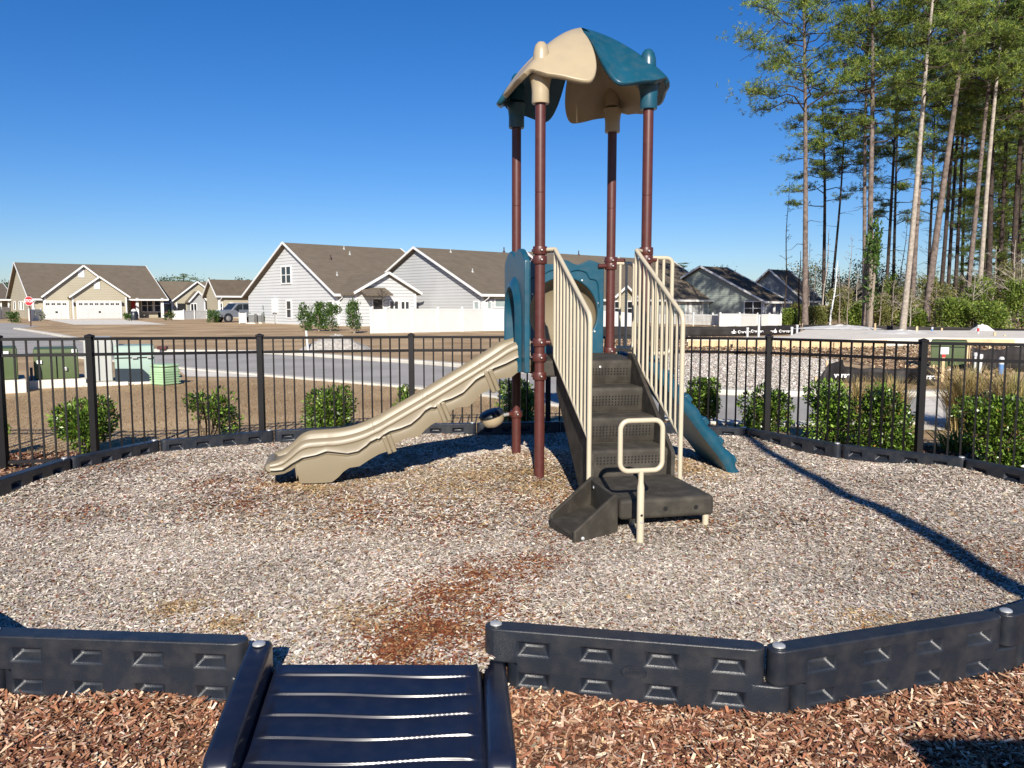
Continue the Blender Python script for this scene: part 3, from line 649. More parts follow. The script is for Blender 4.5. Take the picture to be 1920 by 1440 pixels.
# --- stairs
st = MB(); wS = .305; prof = []
ys = -HA-.15; zt = 1.05; RUN = .275; RISE = .208
prof = [(-HA-.02, zt-.15), (-HA-.02, zt)]
for k in range(4):
    yk = -HA-.15-k*RUN; zk = zt-k*RISE
    for a in (90, 65, 40, 15, 0): prof.append((yk+.028-.028*math.cos(R(a)), zk-.028+.028*math.sin(R(a))))
    zn = zk-RISE if k < 3 else .20
    prof.append((yk+.028*0+.018, zn+.012)); 
    if k < 3: prof.append((yk+.03, zn))
prof += [(-HA-.96, .12), (-HA-.80, .12)]
st.prism([(p[0], p[1]) for p in prof], (-wS, 0, 0), (0, 1, 0), (0, 0, 1), 2*wS)
st = st.build('staircase', m_rubber, ps, bevel=.006, seg=2)
for k in range(4):                                 # punched holes in the risers
    hl = MB()
    yk = -HA-.15-k*RUN; zk = zt-k*RISE
    nx_ = 20 
    rws = (.075, .098, .121) if k == 0 else (.075, .098, .121, .144)
    if k == 3: rws = (.06, .083, .106)
    for zz in rws:
        for i in range(nx_):
            x = -.262+i*.0276
            hl.lathe([(.0068, 0), (0, .0005)], (x, yk+.001+.018*(zz-.028)/.19-.0045, zk-zz), 8, (0, -1, .09))
    hl.build('riser_perforation', m_hole, st)
bl = MB()
for x, y, z in ((.02, -HA-.157, .99), (-.25, -HA-.157, .99)): bl.lathe([(.011, 0), (.010, .004), (0, .007)], (x, y+.004, z), 10, (0, -1, .1))
bl.build('bolt', m_bolt, st, smooth=40)
for s in (-1, 1):
    q = [(-HA-.03, 1.10), (-HA-.14, 1.10), (-HA-1.04, .40), (-HA-1.04, .10), (-HA-.85, .02), (-HA-.78, .05), (-HA-.03, .78)]
    mb = MB(); mb.prism(q, (s*.322-.016, 0, 0), (0, 1, 0), (0, 0, 1), .032); mb.build('stringer', m_rubber, ps, bevel=.006)
# --- transfer platform and its low step
mb = MB(); mb.box(-.345, .335, -2.20, -1.455, .085, .225); mb.build('transfer_platform', m_rubber, ps, bevel=.028, seg=4)
for (x, y) in ((.285, -2.17), (-.2, -2.05), (.25, -1.6)): 
    mb = MB().tube([(x, y, -.2), (x, y, .09)], .022, 12).build('leg', m_tan_rail, ps, smooth=50)
bl = MB()
for x in (-.02, .20): bl.lathe([(.016, 0), (.014, .003), (0, .004)], (x, -2.201, .15), 12, (0, -1, 0))
bl.build('drain_plug', m_hole, ps)
ls = MB(); th_ = .028
A0, A1 = Vector((-.352, -2.19, 0)), Vector((-.70, -2.36, 0)); B0, B1 = Vector((-.352, -1.60, 0)), Vector((-.755, -1.90, 0))
for a, b_, sg in ((A0, A1, 1), (B0, B1, -1)):
    d = (b_-a).normalized(); ln = (b_-a).length
    ls.prism([(0, -.02), (0, .262), (.03, .262), (ln, .075), (ln, -.02)], a+Vector((0, 0, 0)), d, (0, 0, 1), th_*sg)
ls.prism([(0, .0), (0, .25), (.59, .25), (.59, .0)], B0, (A0-B0).normalized(), (0, 0, 1), .022)
flo = [A0+Vector((0, .03, .055)), A1+Vector((0, .02, .04)), B1+Vector((0, -.02, .05)), B0+Vector((0, -.03, .06))]
ls.add(flo+[p+Vector((0, 0, -.06)) for p in flo], [(0, 1, 2, 3), (1, 5, 6, 2), (0, 4, 5, 1), (3, 2, 6, 7)])
lo = ls.build('entry_step', m_rubber, ps, bevel=.008, seg=2)
bl = MB()
dA = (A0-B0).normalized(); nA = Vector((-dA.y, dA.x, 0))
for f in (.12, .52): bl.lathe([(.013, 0), (.011, .004), (0, .007)], B0+dA*f+Vector((-.024, 0, .205)), 10, (-1, 0, 0))
bl.lathe([(.013, 0), (.011, .004), (0, .007)], A1+Vector((.05, -.006, .03)), 10, (0, -1, 0))
bl.build('bolt', m_bolt, lo, smooth=40)
# --- grab loop
gx, gy = -.276, -2.40
mb = MB(); mb.lathe([(.0235, -.2), (.0235, .355), (.0175, .39), (.0175, .46), (0, .46)], (gx, gy, 0), 16)
pts = []; w2, h2, rc = .142, .162, .055; zc_ = .625
for cx_, cz_, a0 in ((w2-rc, h2-rc, 0), (-w2+rc, h2-rc, 90), (-w2+rc, -h2+rc, 180), (w2-rc, -h2+rc, 270)):
    for a in range(0, 91, 15): pts.append(Vector((gx+cx_+rc*math.cos(R(a0+a)), gy, zc_+cz_+rc*math.sin(R(a0+a)))))
pts += pts[:2]
mb.tube(pts, .0165, 12, False)
bo = mb.build('grab_loop', m_tan_rail, ps, smooth=50)
bl = MB(); bl.lathe([(.010, 0), (.009, .003), (0, .004)], (gx, gy-.0235, .13), 10, (0, -1, 0)); bl.build('bolt', m_bolt, bo)
bl = MB(); bl.lathe([(.009, 0), (0, .0005)], (gx, gy-.0238, .175), 10, (0, -1, 0)); bl.build('bolt_hole', m_hole, bo)
# --- stair handrails
def arc3(a, b_, c, r_, n=6):                       # rounded corner at b
    a, b_, c = Vector(a), Vector(b_), Vector(c); u = (a-b_).normalized(); v = (c-b_).normalized()
    an = u.angle(v); t = r_/math.tan(an/2); p0 = b_+u*t; p1 = b_+v*t
    return [p0.lerp(b_, s).lerp(b_.lerp(p1, s), s) for s in [i/n for i in range(n+1)]]
for sx, nm in ((-.368, 'left'), (.352, 'right')):
    yt, yb = -HA-.095, -1.575
    T0, T1 = Vector((sx, yt, 1.985)), Vector((sx, yb, 1.44)); ex = -1 if sx < 0 else 1
    attach = Vector((-HA+.06 if sx < 0 else HA-.06, -HA-.03, 1.985))
    fr = MB(); foot = Vector((sx, yb, .16))
    fr.tube([attach]+arc3(attach, T0, T1, .03)+arc3(T0, T1, foot, .10, 8)+[foot], .0182, 12)
    L0, L1 = Vector((sx, yt, 1.07)), Vector((sx, yb, .53))
    fr.tube([T0]+arc3(T0, L0, L1, .05)+[L1], .0150, 12)
    hr = fr.build('handrail', m_tan_rail, ps, smooth=50)
    for k in range(1, 10):
        s = k/10; a = T0.lerp(T1, s); b_ = L0.lerp(L1, s); MB().tube([b_, a], .0135, 10).build('baluster', m_tan_rail, hr, smooth=50)
# --- barrier loops at the climber opening
for y in (-HA, HA):
    fr = MB(); x0, x1 = HA+.05, HA+.245; a = [Vector((x0, y, 1.93)), Vector((x1, y, 1.93)), Vector((x1, y, 1.09)), Vector((x0, y, 1.09))]
    fr.tube([a[0]]+arc3(a[0], a[1], a[2], .06)+arc3(a[1], a[2], a[3], .06)+[a[3]], .0182, 12)
    br = fr.build('barrier_loop', m_tan_rail, ps, smooth=50)
    for xx in (x0+.05, x0+.115): MB().tube([(xx, y, 1.09), (xx, y, 1.93)], .0135, 10).build('baluster', m_tan_rail, br, smooth=50)
# --- slide
wv = .27
S_CREST = [(1000, 630), (990, 634), (958, 644), (930, 663), (902, 681), (803, 741), (705, 798), (672, 812), (637, 820), (592, 823), (570, 825), (561, 829), (551, 838), (541, 850), (530, 859), (517, 864), (506, 867)]
S_LOW = [(1000, 697), (990, 697), (978, 697), (969, 699), (958, 708), (940, 709), (930, 712), (916, 732), (902, 738), (892, 750), (879, 762), (857, 764), (836, 775), (826, 788), (809, 796), (797, 806), (786, 818), (761, 822), (739, 833), (727, 846), (711, 851), (692, 862), (674, 874), (655, 877), (644, 884), (634, 895), (622, 904), (590, 906), (562, 906), (556, 900), (559, 888), (553, 876), (545, 882), (532, 888), (515, 891), (506, 890)]
S_WAVE = [(1000, 667), (990, 667.5), (969, 670), (947, 681), (930, 688), (921, 691), (905, 704), (899, 704), (885, 718), (868, 735), (846, 746), (830, 751), (815, 763), (803, 762), (787, 780), (770, 794), (750, 802), (725, 809), (710, 822), (702, 819), (688, 833), (671, 845), (651, 849), (632, 847), (612, 845), (592, 852), (567, 857), (548, 868), (530, 880), (515, 882), (506, 882)]
def prof_xz(L):
    q = [on_plane(u, v, 1, -wv) for u, v in L]; q = sorted([(p.x, p.z) for p in q]); return np.array(q)
pc, pl_, pw = prof_xz(S_CREST), prof_xz(S_LOW), prof_xz(S_WAVE)
xa, xb = pc[0, 0], -HA-.035
rows = []
NS = 200
for i in range(NS):
    x = xa+(xb-xa)*i/(NS-1)
    cz = float(np.interp(x, pc[:, 0], pc[:, 1])); lz = float(np.interp(x, pl_[:, 0], pl_[:, 1])); wz = float(np.interp(x, pw[:, 0], pw[:, 1]))
    # smooth the crest
    cz = float(np.mean([np.interp(x+dx, pc[:, 0], pc[:, 1]) for dx in np.linspace(-.06, .06, 7)])) if x > xa+.07 else cz
    lz = max(lz, -.06); t = (x-xa); k = min(1, max(0, t/.5)); dpt = .03+.13*k
    wz = min(wz, cz-.10*k-.012); lz = min(lz, wz-.012-.04*k)
    r0 = min(.07, (cz-wz)*.6); 
    def side(s):
        y = lambda a: s*(wv+a)
        return [(y(.006), lz), (y(.010), (lz*.55+wz*.45)), (y(.004), wz-.034), (y(-.020), wz-.026), (y(-.022), wz-.008), (y(.020), wz-.001), (y(.014), wz+.25*(cz-r0-wz)), (y(.012), cz-r0-.008), (y(.004), cz-r0-.004), (y(.012), cz-r0*.9), (y(.010), cz-r0*.55), (y(-.004), cz-r0*.2), (y(-.026), cz), (y(-.05), cz-r0*.1), (y(-.068), cz-r0*.45), (y(-.078), cz-r0*.9), (y(-.10), cz-dpt*.93), (y(-.14), cz-dpt)]
    nr = side(-1); fr_ = side(1)[::-1]
    rows.append([(x, yy, zz) for yy, zz in nr]+[(x, 0, cz-dpt-.004)]+[(x, yy, zz) for yy, zz in fr_])
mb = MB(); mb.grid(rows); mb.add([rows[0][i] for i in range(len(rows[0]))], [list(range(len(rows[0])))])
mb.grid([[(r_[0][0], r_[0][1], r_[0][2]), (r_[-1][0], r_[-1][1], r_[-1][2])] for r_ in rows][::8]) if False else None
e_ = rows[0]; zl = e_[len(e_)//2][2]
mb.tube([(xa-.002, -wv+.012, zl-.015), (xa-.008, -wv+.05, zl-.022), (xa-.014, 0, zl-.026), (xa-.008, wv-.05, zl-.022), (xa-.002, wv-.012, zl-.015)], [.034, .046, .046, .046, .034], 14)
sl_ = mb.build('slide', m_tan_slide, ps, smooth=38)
for (u0, v0, u1, v1) in ((914, 694, 929, 731), (825, 755, 838, 787), (724, 816, 735, 845)):
    for s in (-1, 1):
        rb = MB()
        a = on_plane(u0, v0, 1, -wv); b_ = on_plane(u1, v1, 1, -wv); d = (b_-a).normalized(); b_ = b_+d*.018; n = Vector((0, 1, 0)).cross(d)
        for off, th in ((-.02, .034), (.022, .028)):
            c0 = a+n*off; c1 = b_+n*off; c0.y = c1.y = s*(wv+.008)
            rb.beam(c0, c1, .04, th, (0, 1, 0))
        rb.build('slide_rib', m_tan_slide, sl_, bevel=.010, seg=3)
# seams across the slide
for (u, v) in ((902, 681.6), (803.5, 740.6), (703, 799)):
    p = on_plane(u, v, 1, -wv); i = int((p.x-xa)/(xb-xa)*(NS-1)); r_ = rows[i]
    ring = [Vector(q)+Vector((0, 0, .0)) for q in r_[10:-10]]
    sm = MB(); sm.grid([[q+Vector((-.004, 0, .0018)) for q in ring], [q+Vector((0, 0, .0045)) for q in ring], [q+Vector((.004, 0, .0018)) for q in ring]])
    sm.build('slide_seam', m_tan_slide, sl_, smooth=60)
# --- slide hood panel on the left face and round window panel at the back
def ring_panel(name, outer, inner, org, ax, ay, t, mat, closed):
    mb = MB(); o = Vector(org); ax = Vector(ax); ay = Vector(ay); n = ax.cross(ay).normalized()
    P = lambda q, d: o+ax*q[0]+ay*q[1]+n*d
    k = len(outer); rng = range(k if closed else k-1)
    vs = [P(q, 0) for q in outer]+[P(q, 0) for q in inner]+[P(q, t) for q in outer]+[P(q, t) for q in inner]; fs = []
    for i in rng:
        j = (i+1) % k
        fs += [(i, j, k+j, k+i), (2*k+j, 2*k+i, 3*k+i, 3*k+j), (j, i, 2*k+i, 2*k+j), (k+i, k+j, 3*k+j, 3*k+i)]
    if not closed: fs += [(0, k, 3*k, 2*k), (2*k-1, k-1, 3*k-1, 4*k-1)]
    mb.add(vs, fs); return mb
def arch(n, hw, zs, r):                             # arch from bottom left over the top to bottom right
    pts = []
    for i in range(n):
        a = math.pi*(1-i/(n-1)); pts.append((hw*math.cos(a), zs+r*math.sin(a)))
    return pts
N = 41; out, inn = [], []
for i in range(N):
    s = i/(N-1)
    if s < .3: q = (-.44, .93+(1.88-.93)*s/.3)
    elif s > .7: q = (.44, .93+(1.88-.93)*(1-s)/.3)
    else:
        f = (s-.3)/.4; xx = -.44+.88*f; q = (xx, 1.90+.075*abs(math.sin(f*2*math.pi))**.8+.05*math.sin(math.pi*f))
    out.append(q)
    if s < .25: inn.append((-.225, .93+(1.40-.93)*s/.25))
    elif s > .75: inn.append((.225, .93+(1.40-.93)*(1-s)/.25))
    else: a = math.pi*(1-(s-.25)/.5); inn.append((.225*math.cos(a), 1.40+.27*math.sin(a)))
hp = ring_panel('slide_hood', out, inn, (-HA-.075, 0, 0), (0, -1, 0), (0, 0, 1), .05, m_teal, False).build('slide_hood', m_teal, ps, bevel=.012, seg=3)
# raised hood lip bulging outwards round the arch
inn2 = [(x*1.06, z+(.02 if z > 1.36 else 0)) for x, z in inn]; lip = []
rows_ = []
for d, f in ((-.03, .99), (-.15, .98), (-.17, 1.05), (-.155, 1.22), (-.115, 1.45), (-.07, 1.68)):
    rows_.append([(-HA+d, -x*f, (z-1.40)*f+1.40 if z > 1.40 else z) for x, z in inn])
lp = MB().grid(rows_).build('hood_lip', m_teal, hp, smooth=60)
bl = MB()
for yy, zz in ((-.37, 1.80), (.37, 1.80), (-.38, 1.1)): bl.lathe([(.012, 0), (.010, .005), (0, .007)], (-HA-.076, yy, zz), 10, (-1, 0, 0))
bl.build('bolt', m_bolt, hp, smooth=40)
N = 64; out, inn = [], []
for i in range(N):
    a = 2*math.pi*i/N; c, s = math.cos(a), math.sin(a)
    inn.append((.345*c, 1.44+.345*s))
    k = min(.41/max(abs(c), 1e-6), (.50 if s > 0 else .44)/max(abs(s), 1e-6)); x, z = k*c, k*s
    if s > 0 and abs(z-.50) < .02: z = .47+.05*math.cos(x/.41*math.pi*1.5)**2
    out.append((x, 1.44+z))
bp_ = ring_panel('window_panel', out, inn, (0, HA+.0, 0), (1, 0, 0), (0, 0, 1), -.045, m_teal, True).build('window_panel', m_teal, ps, bevel=.010, seg=3)
rv = MB()                                          # raised wavy bead on the panel
bead = [Vector((-.36, HA-.003, 1.50)), Vector((-.36, HA-.003, 1.74)), Vector((-.24, HA-.003, 1.80)), Vector((-.12, HA-.003, 1.86)), Vector((0, HA-.003, 1.83)), Vector((.12, HA-.003, 1.86)), Vector((.22, HA-.003, 1.84)), Vector((.26, HA-.003, 1.78)), Vector((.34, HA-.003, 1.74)), Vector((.36, HA-.003, 1.50))]
rv.tube(cat_rom(bead, 5), .008, 6); rv.build('raised_bead', m_teal, bp_, smooth=60)
rows_ = []
for i in range(9):
    f = i/8; r_ = .36*math.cos(f*math.pi/2*.98); d = .20*math.sin(f*math.pi/2); rows_.append([(r_*math.cos(a), HA+.048+d, 1.44+r_*math.sin(a)) for a in np.linspace(0, 2*math.pi, 40, endpoint=False)])
bb = MB().grid(rows_, True); bb.add(rows_[-1], [list(range(40))])
bb.build('bubble_window', m_tan_slide, bp_, smooth=60)
bl = MB()
for a in range(15, 360, 45): bl.lathe([(.010, 0), (.009, .004), (0, .006)], (.368*math.cos(R(a)), HA-.001, 1.44+.368*math.sin(R(a))), 10, (0, -1, 0))
bl.build('bolt', m_bolt, bp_, smooth=40)
# --- teal climber
CPth = [(HA+.0, 1.02), (HA+.10, 1.0), (HA+.22, .90), (HA+.40, .69), (HA+.58, .47), (HA+.74, .27), (HA+.88, .10), (HA+.98, -.07)]
CPth = [(p.x, p.z) for p in cat_rom([Vector((x, 0, z)) for x, z in CPth], 6)]
rows = []; c0 = -.36; c1 = .28
for i, (x, z) in enumerate(CPth):
    a = CPth[max(i-1, 0)]; b_ = CPth[min(i+1, len(CPth)-1)]; t = Vector((b_[0]-a[0], 0, b_[1]-a[1])).normalized(); n = Vector((-t.z, 0, t.x))
    if n.z < 0: n = -n
    p = Vector((x, 0, z)); wob = .012*math.sin(i*.9)
    sec = [(c0+.02, -.06), (c0, -.035), (c0-.005, -.01), (c0+.012, .04+wob), (c0+.045, .055+wob), (c0+.085, .04+wob), (c0+.11, 0), (0, 0), (c1-.11, 0), (c1-.085, .04), (c1-.045, .055), (c1-.012, .04), (c1, -.01), (c1, -.035), (c1-.02, -.06)]
    rows.append([p+n*h_+Vector((0, y, 0)) for y, h_ in sec])
mb = MB().grid(rows, True); mb.add(rows[-1], [list(range(len(rows[-1])))])
cl = mb.build('climber', m_teal, ps, smooth=50)
for i in range(8, len(CPth)-3, 6):
    x, z = CPth[i]; a = CPth[i-1]; b_ = CPth[i+1]; t = Vector((b_[0]-a[0], 0, b_[1]-a[1])).normalized(); n = Vector((-t.z, 0, t.x))
    if n.z < 0: n = -n
    p = Vector((x, 0, z)); q = Matrix((t, Vector((0, 1, 0)), n)).transposed()
    hd = MB()
    vs = [p+q@Vector((dx, dy, dz)) for dz, sx in ((.02, .055), (.092, .035)) for dx, dy in ((-sx, c0+.06), (sx, c0+.06), (sx, c1-.06), (-sx, c1-.06))]
    hd.add(vs, [(0, 1, 5, 4), (1, 2, 6, 5), (2, 3, 7, 6), (3, 0, 4, 7), (4, 5, 6, 7), (3, 2, 1, 0)]); hd.build('foothold', m_teal, cl, bevel=.012, seg=3)
# --- pod step clamped to the back left post
pp = Vector(postXY['B']); pd = Vector((-1, -.35, 0)).normalized(); pc0 = Vector((pp.x, pp.y, .445))+pd*.275
pod = MB(); ax = (pd*.35+Vector((0, 0, 1))).normalized()
pod.lathe([(0, -.10), (.045, -.098), (.085, -.08), (.108, -.045), (.113, -.01), (.112, .015)], pc0, 24, ax)
po = pod.build('pod_step', m_tan, ps, smooth=60)
tp = MB(); tp.lathe([(.113, .012), (.122, .015), (.124, .032), (.105, .052), (.06, .062), (0, .064)], pc0, 24, ax)
tp.lathe([(.114, .013), (.118, -.02), (.108, -.05)], pc0+ax*.002, 24, ax) if False else None
tp.build('pod_cap', m_black_pl, po, smooth=60)
MB().tube([Vector((pp.x, pp.y, .455))+pd*.09, pc0-pd*.07+Vector((0, 0, .0))], .017, 10).build('arm', m_bolt, po, smooth=50)
# ================================================================== HOUSES
class House:
    def __init__(s, name, label, uc, D, yaw, ur, ul, va, ve, wall, roof, porch=None, cat='house', oh=.42):
        s.P = Vector((dep(uc, 600, D).x, D, LAWN)); ph = R(yaw)
        s.ex = Vector((math.cos(ph), math.sin(ph), 0)); s.ey = Vector((-math.sin(ph), math.cos(ph), 0))
        s.L = along(s.P, s.ex, ur); s.W = along(s.P, s.ey, ul)
        s.hr = zat(s.P+s.ey*s.W/2, va)-LAWN; s.he = zat(s.P, ve)-LAWN
        s.t = thing(name, s.P, label, cat, ph); s.wm, s.rm, s.oh = wall, roof, oh
        L, W, he, hr = s.L, s.W, s.he, s.hr; m = (hr-he)/(W/2); s.m = m
        Lw = L if porch is None else s.fx(porch[0])
        mb = MB(); pent = [(0, -.3), (0, he), (W/2, hr-.05), (W, he), (W, -.3)]
        mb.prism(pent, (0, 0, 0), (0, 1, 0), (0, 0, 1), Lw)
        if porch:
            dp = porch[1]; p2 = [(dp, -.3), (dp, he+m*dp-.05), (W/2, hr-.06), (W, he-.01), (W, -.3)]
            mb.prism(p2, (Lw, 0, 0), (0, 1, 0), (0, 0, 1), L-Lw-.25)
            mb.box(Lw, L-.02, 0.05, dp, he-.28, he-.02)
        mb.build('wall', wall, s.t)
        s.roof_slab('roof', [(-oh, he-m*oh), (W/2, hr), (W+oh, he-m*oh)], (-oh, 0, 0), (0, 1, 0), (1, 0, 0), L+2*oh)
        tr = MB()
        for x in (-oh-.03, L+oh+.03):
            tr.beam((x, -oh-.05, he-m*oh-.02), (x, W/2, hr-.02), .06, .18); tr.beam((x, W/2, hr-.02), (x, W+oh+.05, he-m*oh-.02), .06, .18)
        tr.box(-oh, L+oh, -oh-.10, -oh+.0, he-m*oh-.10, he-m*oh+.10)
        tr.box(.0, .14, -.02, -.001, 0, he-.02); tr.box(-.02, -.001, 0, .14, 0, he)
        tr.build('roof_trim', m_trim, s.t)
        ds = MB(); ds.tube([(.25, -oh-.06, he-m*oh-.1), (.25, -oh+.02, he-m*oh-.22), (.16, -.08, he-m*oh-.42), (.16, -.08, .15)], .05, 6); ds.build('downspout', m_trim, s.t, smooth=50)
    def roof_slab(s, name, prof, o, ax, dirv, ln, th=.16):
        pr = prof+[(p[0], p[1]-th) for p in prof[::-1]]
        mb = MB(); mb.prism(pr, o, ax, (0, 0, 1), ln); return mb.build(name, s.rm, s.t)
    def fx(s, u, y=0.): return along(s.P+s.ey*y, s.ex, u)
    def fz(s, x, v, y=0.): return zat(s.P+s.ex*x+s.ey*y, v)-LAWN
    def gable(s, u0, u1, va, ve, pd, wall, back=.42, ua=None):
        x0, x1 = s.fx(u0, -pd), s.fx(u1, -pd); xm = (x0+x1)/2; oh = .3
        he = s.fz(x0, ve, -pd); hr = s.fz(xm, va, -pd); m = (hr-he)/((x1-x0)/2); s.g = (x0, x1, he, hr)
        mb = MB(); mb.prism([(x0+oh, -.3), (x0+oh, he+m*oh-.04), (xm, hr-.06), (x1-oh, he+m*oh-.04), (x1-oh, -.3)], (0, -pd, 0), (1, 0, 0), (0, 0, 1), -(pd+s.W*.3))
        mb.build('wall', wall, s.t)
        pr = [(x0, he), (xm, hr), (x1, he)]; pr += [(p[0], p[1]-.16) for p in pr[::-1]]
        mb = MB(); mb.prism(pr, (0, -pd-.35, 0), (1, 0, 0), (0, 0, 1), -(pd+.35+s.W*back)); mb.build('roof', s.rm, s.t)
        tr = MB(); y = -pd-.38
        tr.beam((x0-.04, y, he-.03), (xm, y, hr-.02), .06, .19); tr.beam((xm, y, hr-.02), (x1+.04, y, he-.03), .06, .19)
        for xx in (x0+oh, x1-oh-.16): tr.box(xx, xx+.16, -pd-.02, -pd-.001, 0, he)
        tr.build('roof_trim', m_trim, s.t)
    def win(s, u0, v0, u1, v1, y=0., left=False, n=1, mat=None, sill=True, fw=.11):
        if left:
            a, b_ = sorted((along(s.P, s.ey, u0), along(s.P, s.ey, u1))); z1 = zat(s.P+s.ey*a, v0)-LAWN; z0 = zat(s.P+s.ey*a, v1)-LAWN
            Q = lambda p, q, d: (d, p, q)
        else:
            a, b_ = s.fx(u0, y), s.fx(u1, y); z1 = s.fz(a, v0, y); z0 = s.fz(a, v1, y)
            Q = lambda p, q, d: (p, y+d, q)
        f = MB(); g = MB()
        def bx(mb, p0, p1, q0, q1, d0, d1):
            A = Q(p0, q0, d0); B = Q(p1, q1, d1); mb.box(min(A[0], B[0]), max(A[0], B[0]), min(A[1], B[1]), max(A[1], B[1]), q0, q1)
        bx(f, a-fw, b_+fw, z1, z1+fw, -.07, .01); bx(f, a-fw, b_+fw, z0-fw, z0, -.07, .01)
        for k in range(n+1):
            c = a+(b_-a)*k/n; e = fw if k in (0, n) else .05
            c0, c1 = (c-fw, c) if k == 0 else ((c, c+fw) if k == n else (c-e, c+e)); bx(f, c0, c1, z0, z1, -.07, .01)
        if (z1-z0) > 1.1: bx(f, a, b_, (z0+z1)/2-.03, (z0+z1)/2+.03, -.06, .0)
        fr = f.build('window', m_trim, s.t)
        bx(g, a, b_, z0, z1, -.025, -.02); g.build('pane', mat or m_glass, fr)
    def panel(s, name, u0, v0, u1, v1, y, mat, d0=-.06, d1=.02, left=False, bevel=0):
        mb = MB()
        if left:
            a, b_ = sorted((along(s.P, s.ey, u0), along(s.P, s.ey, u1))); z1 = zat(s.P+s.ey*a, v0)-LAWN; z0 = max(zat(s.P+s.ey*a, v1)-LAWN, 0); mb.box(d0, d1, a, b_, z0, z1)
        else:
            a, b_ = s.fx(u0, y), s.fx(u1, y); z1 = s.fz(a, v0, y); z0 = max(s.fz(a, v1, y), 0); mb.box(a, b_, y+d0, y+d1, z0, z1)
        return mb.build(name, mat, s.t, bevel=bevel)
    def posts(s, us, vt, y, w_=.16):
        for u in us:
            x = s.fx(u, y); MB().box(x-w_/2, x+w_/2, y-w_/2, y+w_/2, 0, s.fz(x, vt, y)).build('porch_post', m_trim, s.t)
    def garage(s, u0, v0, u1, v1, y, n):
        a, b_ = s.fx(u0, y), s.fx(u1, y); z1 = s.fz(a, v0, y); dm = MB(); dm.box(a, b_, y-.05, y, 0, z1)
        for r_ in range(1, 4): pass
        for i in range(n):
            for r_ in range(3):
                xa_, xb_ = a+(b_-a)*(i+.12)/n, a+(b_-a)*(i+.88)/n; za, zb = z1*(.04+r_*.25), z1*(.21+r_*.25); dm.box(xa_, xb_, y-.068, y-.05, za, zb)
        d = dm.build('garage_door', m_white, s.t)
        g = MB()
        for i in range(n):
            for k in range(2): g.box(a+(b_-a)*(i+.18+k*.34)/n, a+(b_-a)*(i+.46+k*.34)/n, y-.062, y-.051, z1*.83, z1*.94)
        g.build('pane', m_glass, d)
        h = MB(); h.box((a+b_)/2-.12, (a+b_)/2+.12, y-.10, y-.06, z1*.36, z1*.46); h.build('handle', m_black_pl, d)
        t = MB(); t.box(a-.16, a-.002, y-.07, y+.01, 0, z1+.17); t.box(b_+.002, b_+.16, y-.07, y+.01, 0, z1+.17); t.box(a-.002, b_+.002, y-.07, y+.01, z1+.002, z1+.17); t.build('door_frame', m_trim, s.t)
    def vents(s, L):
        for u, v, big in L:                         # pipes on the front roof slope, met by a ray
            Mi_ = (Matrix.Translation(s.P)@Matrix.Rotation(math.atan2(s.ex.y, s.ex.x), 4, 'Z')).inverted(); o = Mi_@Vector((0, 0, H)); d = Mi_.to_3x3()@ray(u, v)
            n = Vector((0, -s.m, 1)); p0 = Vector((0, 0, s.he)); t = (p0-o).dot(n)/d.dot(n); p = o+d*t
            MB().lathe([(.13, -.1), (.10, .06), (.055, .10), (.05, .42 if big else .28), (0, .42 if big else .28)], p, 10).build('roof_vent', m_dkpole if big else m_galv, s.t, smooth=40)
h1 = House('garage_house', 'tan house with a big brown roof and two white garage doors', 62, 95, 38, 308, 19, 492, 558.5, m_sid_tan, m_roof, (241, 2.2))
h1.gable(78, 236, 498, 557, .9, m_sid_tan); h1.garage(84, 566.5, 126, 600, -.9, 4)
h1.panel('gable_vent', 149, 505, 161, 520, -.9, m_trim)
h1.gable(130, 243, 519, 557, 1.9, m_sid_tan, .36); h1.garage(146, 566.5, 225, 600, -1.9, 8)
h1.panel('gable_vent', 178, 528, 189, 542, -1.9, m_trim)
h1.posts((257, 304), 559, .05, .3)
h1.win(266, 562, 286, 584, 2.2, n=2); h1.panel('front_door', 246, 562, 254, 600, 2.2, m_redst)
h1.win(290, 562, 300, 584, 2.2)
for u in (139, 230): h1.panel('wall_lamp', u-1.5, 567, u+1.5, 573, -1.9, m_black_pl, -.16, 0)
for u in (26, 36, 41): h1.win(u, 566, u+3, 580, left=True)
h0 = House('neighbour_house', 'brown roofed house cut off by the left edge beyond the stop sign', -45, 108, 38, 22, -75, 530, 561, m_sid_tan, m_roof, (-30, 2.0)); h0.posts((2, 16), 562, .05)
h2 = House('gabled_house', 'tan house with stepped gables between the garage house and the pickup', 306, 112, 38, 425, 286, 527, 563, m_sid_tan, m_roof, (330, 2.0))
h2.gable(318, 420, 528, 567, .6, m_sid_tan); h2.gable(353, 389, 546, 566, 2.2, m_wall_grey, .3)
h2.posts((322, 331), 567, -.6); h2.panel('porch_screen', 333, 569, 348, 588, -.6, m_screen); h2.win(358, 570, 368, 583, -2.2, n=2); h2.panel('porch_screen', 390, 568, 402, 585, 0, m_screen)
h2b = House('beige_house', 'beige house with a low brown roof behind the silver pickup', 411, 100, 38, 500, 388, 524, 551, m_sid_tan, m_roof2)
for u in (411, 430): h2b.win(u+1.5, 569, u+5, 586)
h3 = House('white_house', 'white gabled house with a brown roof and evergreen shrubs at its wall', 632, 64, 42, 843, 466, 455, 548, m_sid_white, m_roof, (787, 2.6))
h3.win(530, 500, 547, 530, left=True, n=2); h3.win(538, 565, 546, 595, left=True); h3.panel('meter_box', 513, 560, 520, 586, 0, m_trim, -.2, 0, True); h3.panel('conduit', 515.5, 586, 517, 606, 0, m_galv, -.1, 0, True)
h3.win(617, 566, 624, 592, left=True)
h3.gable(660, 786, 511, 549, 2.2, m_sid_white)
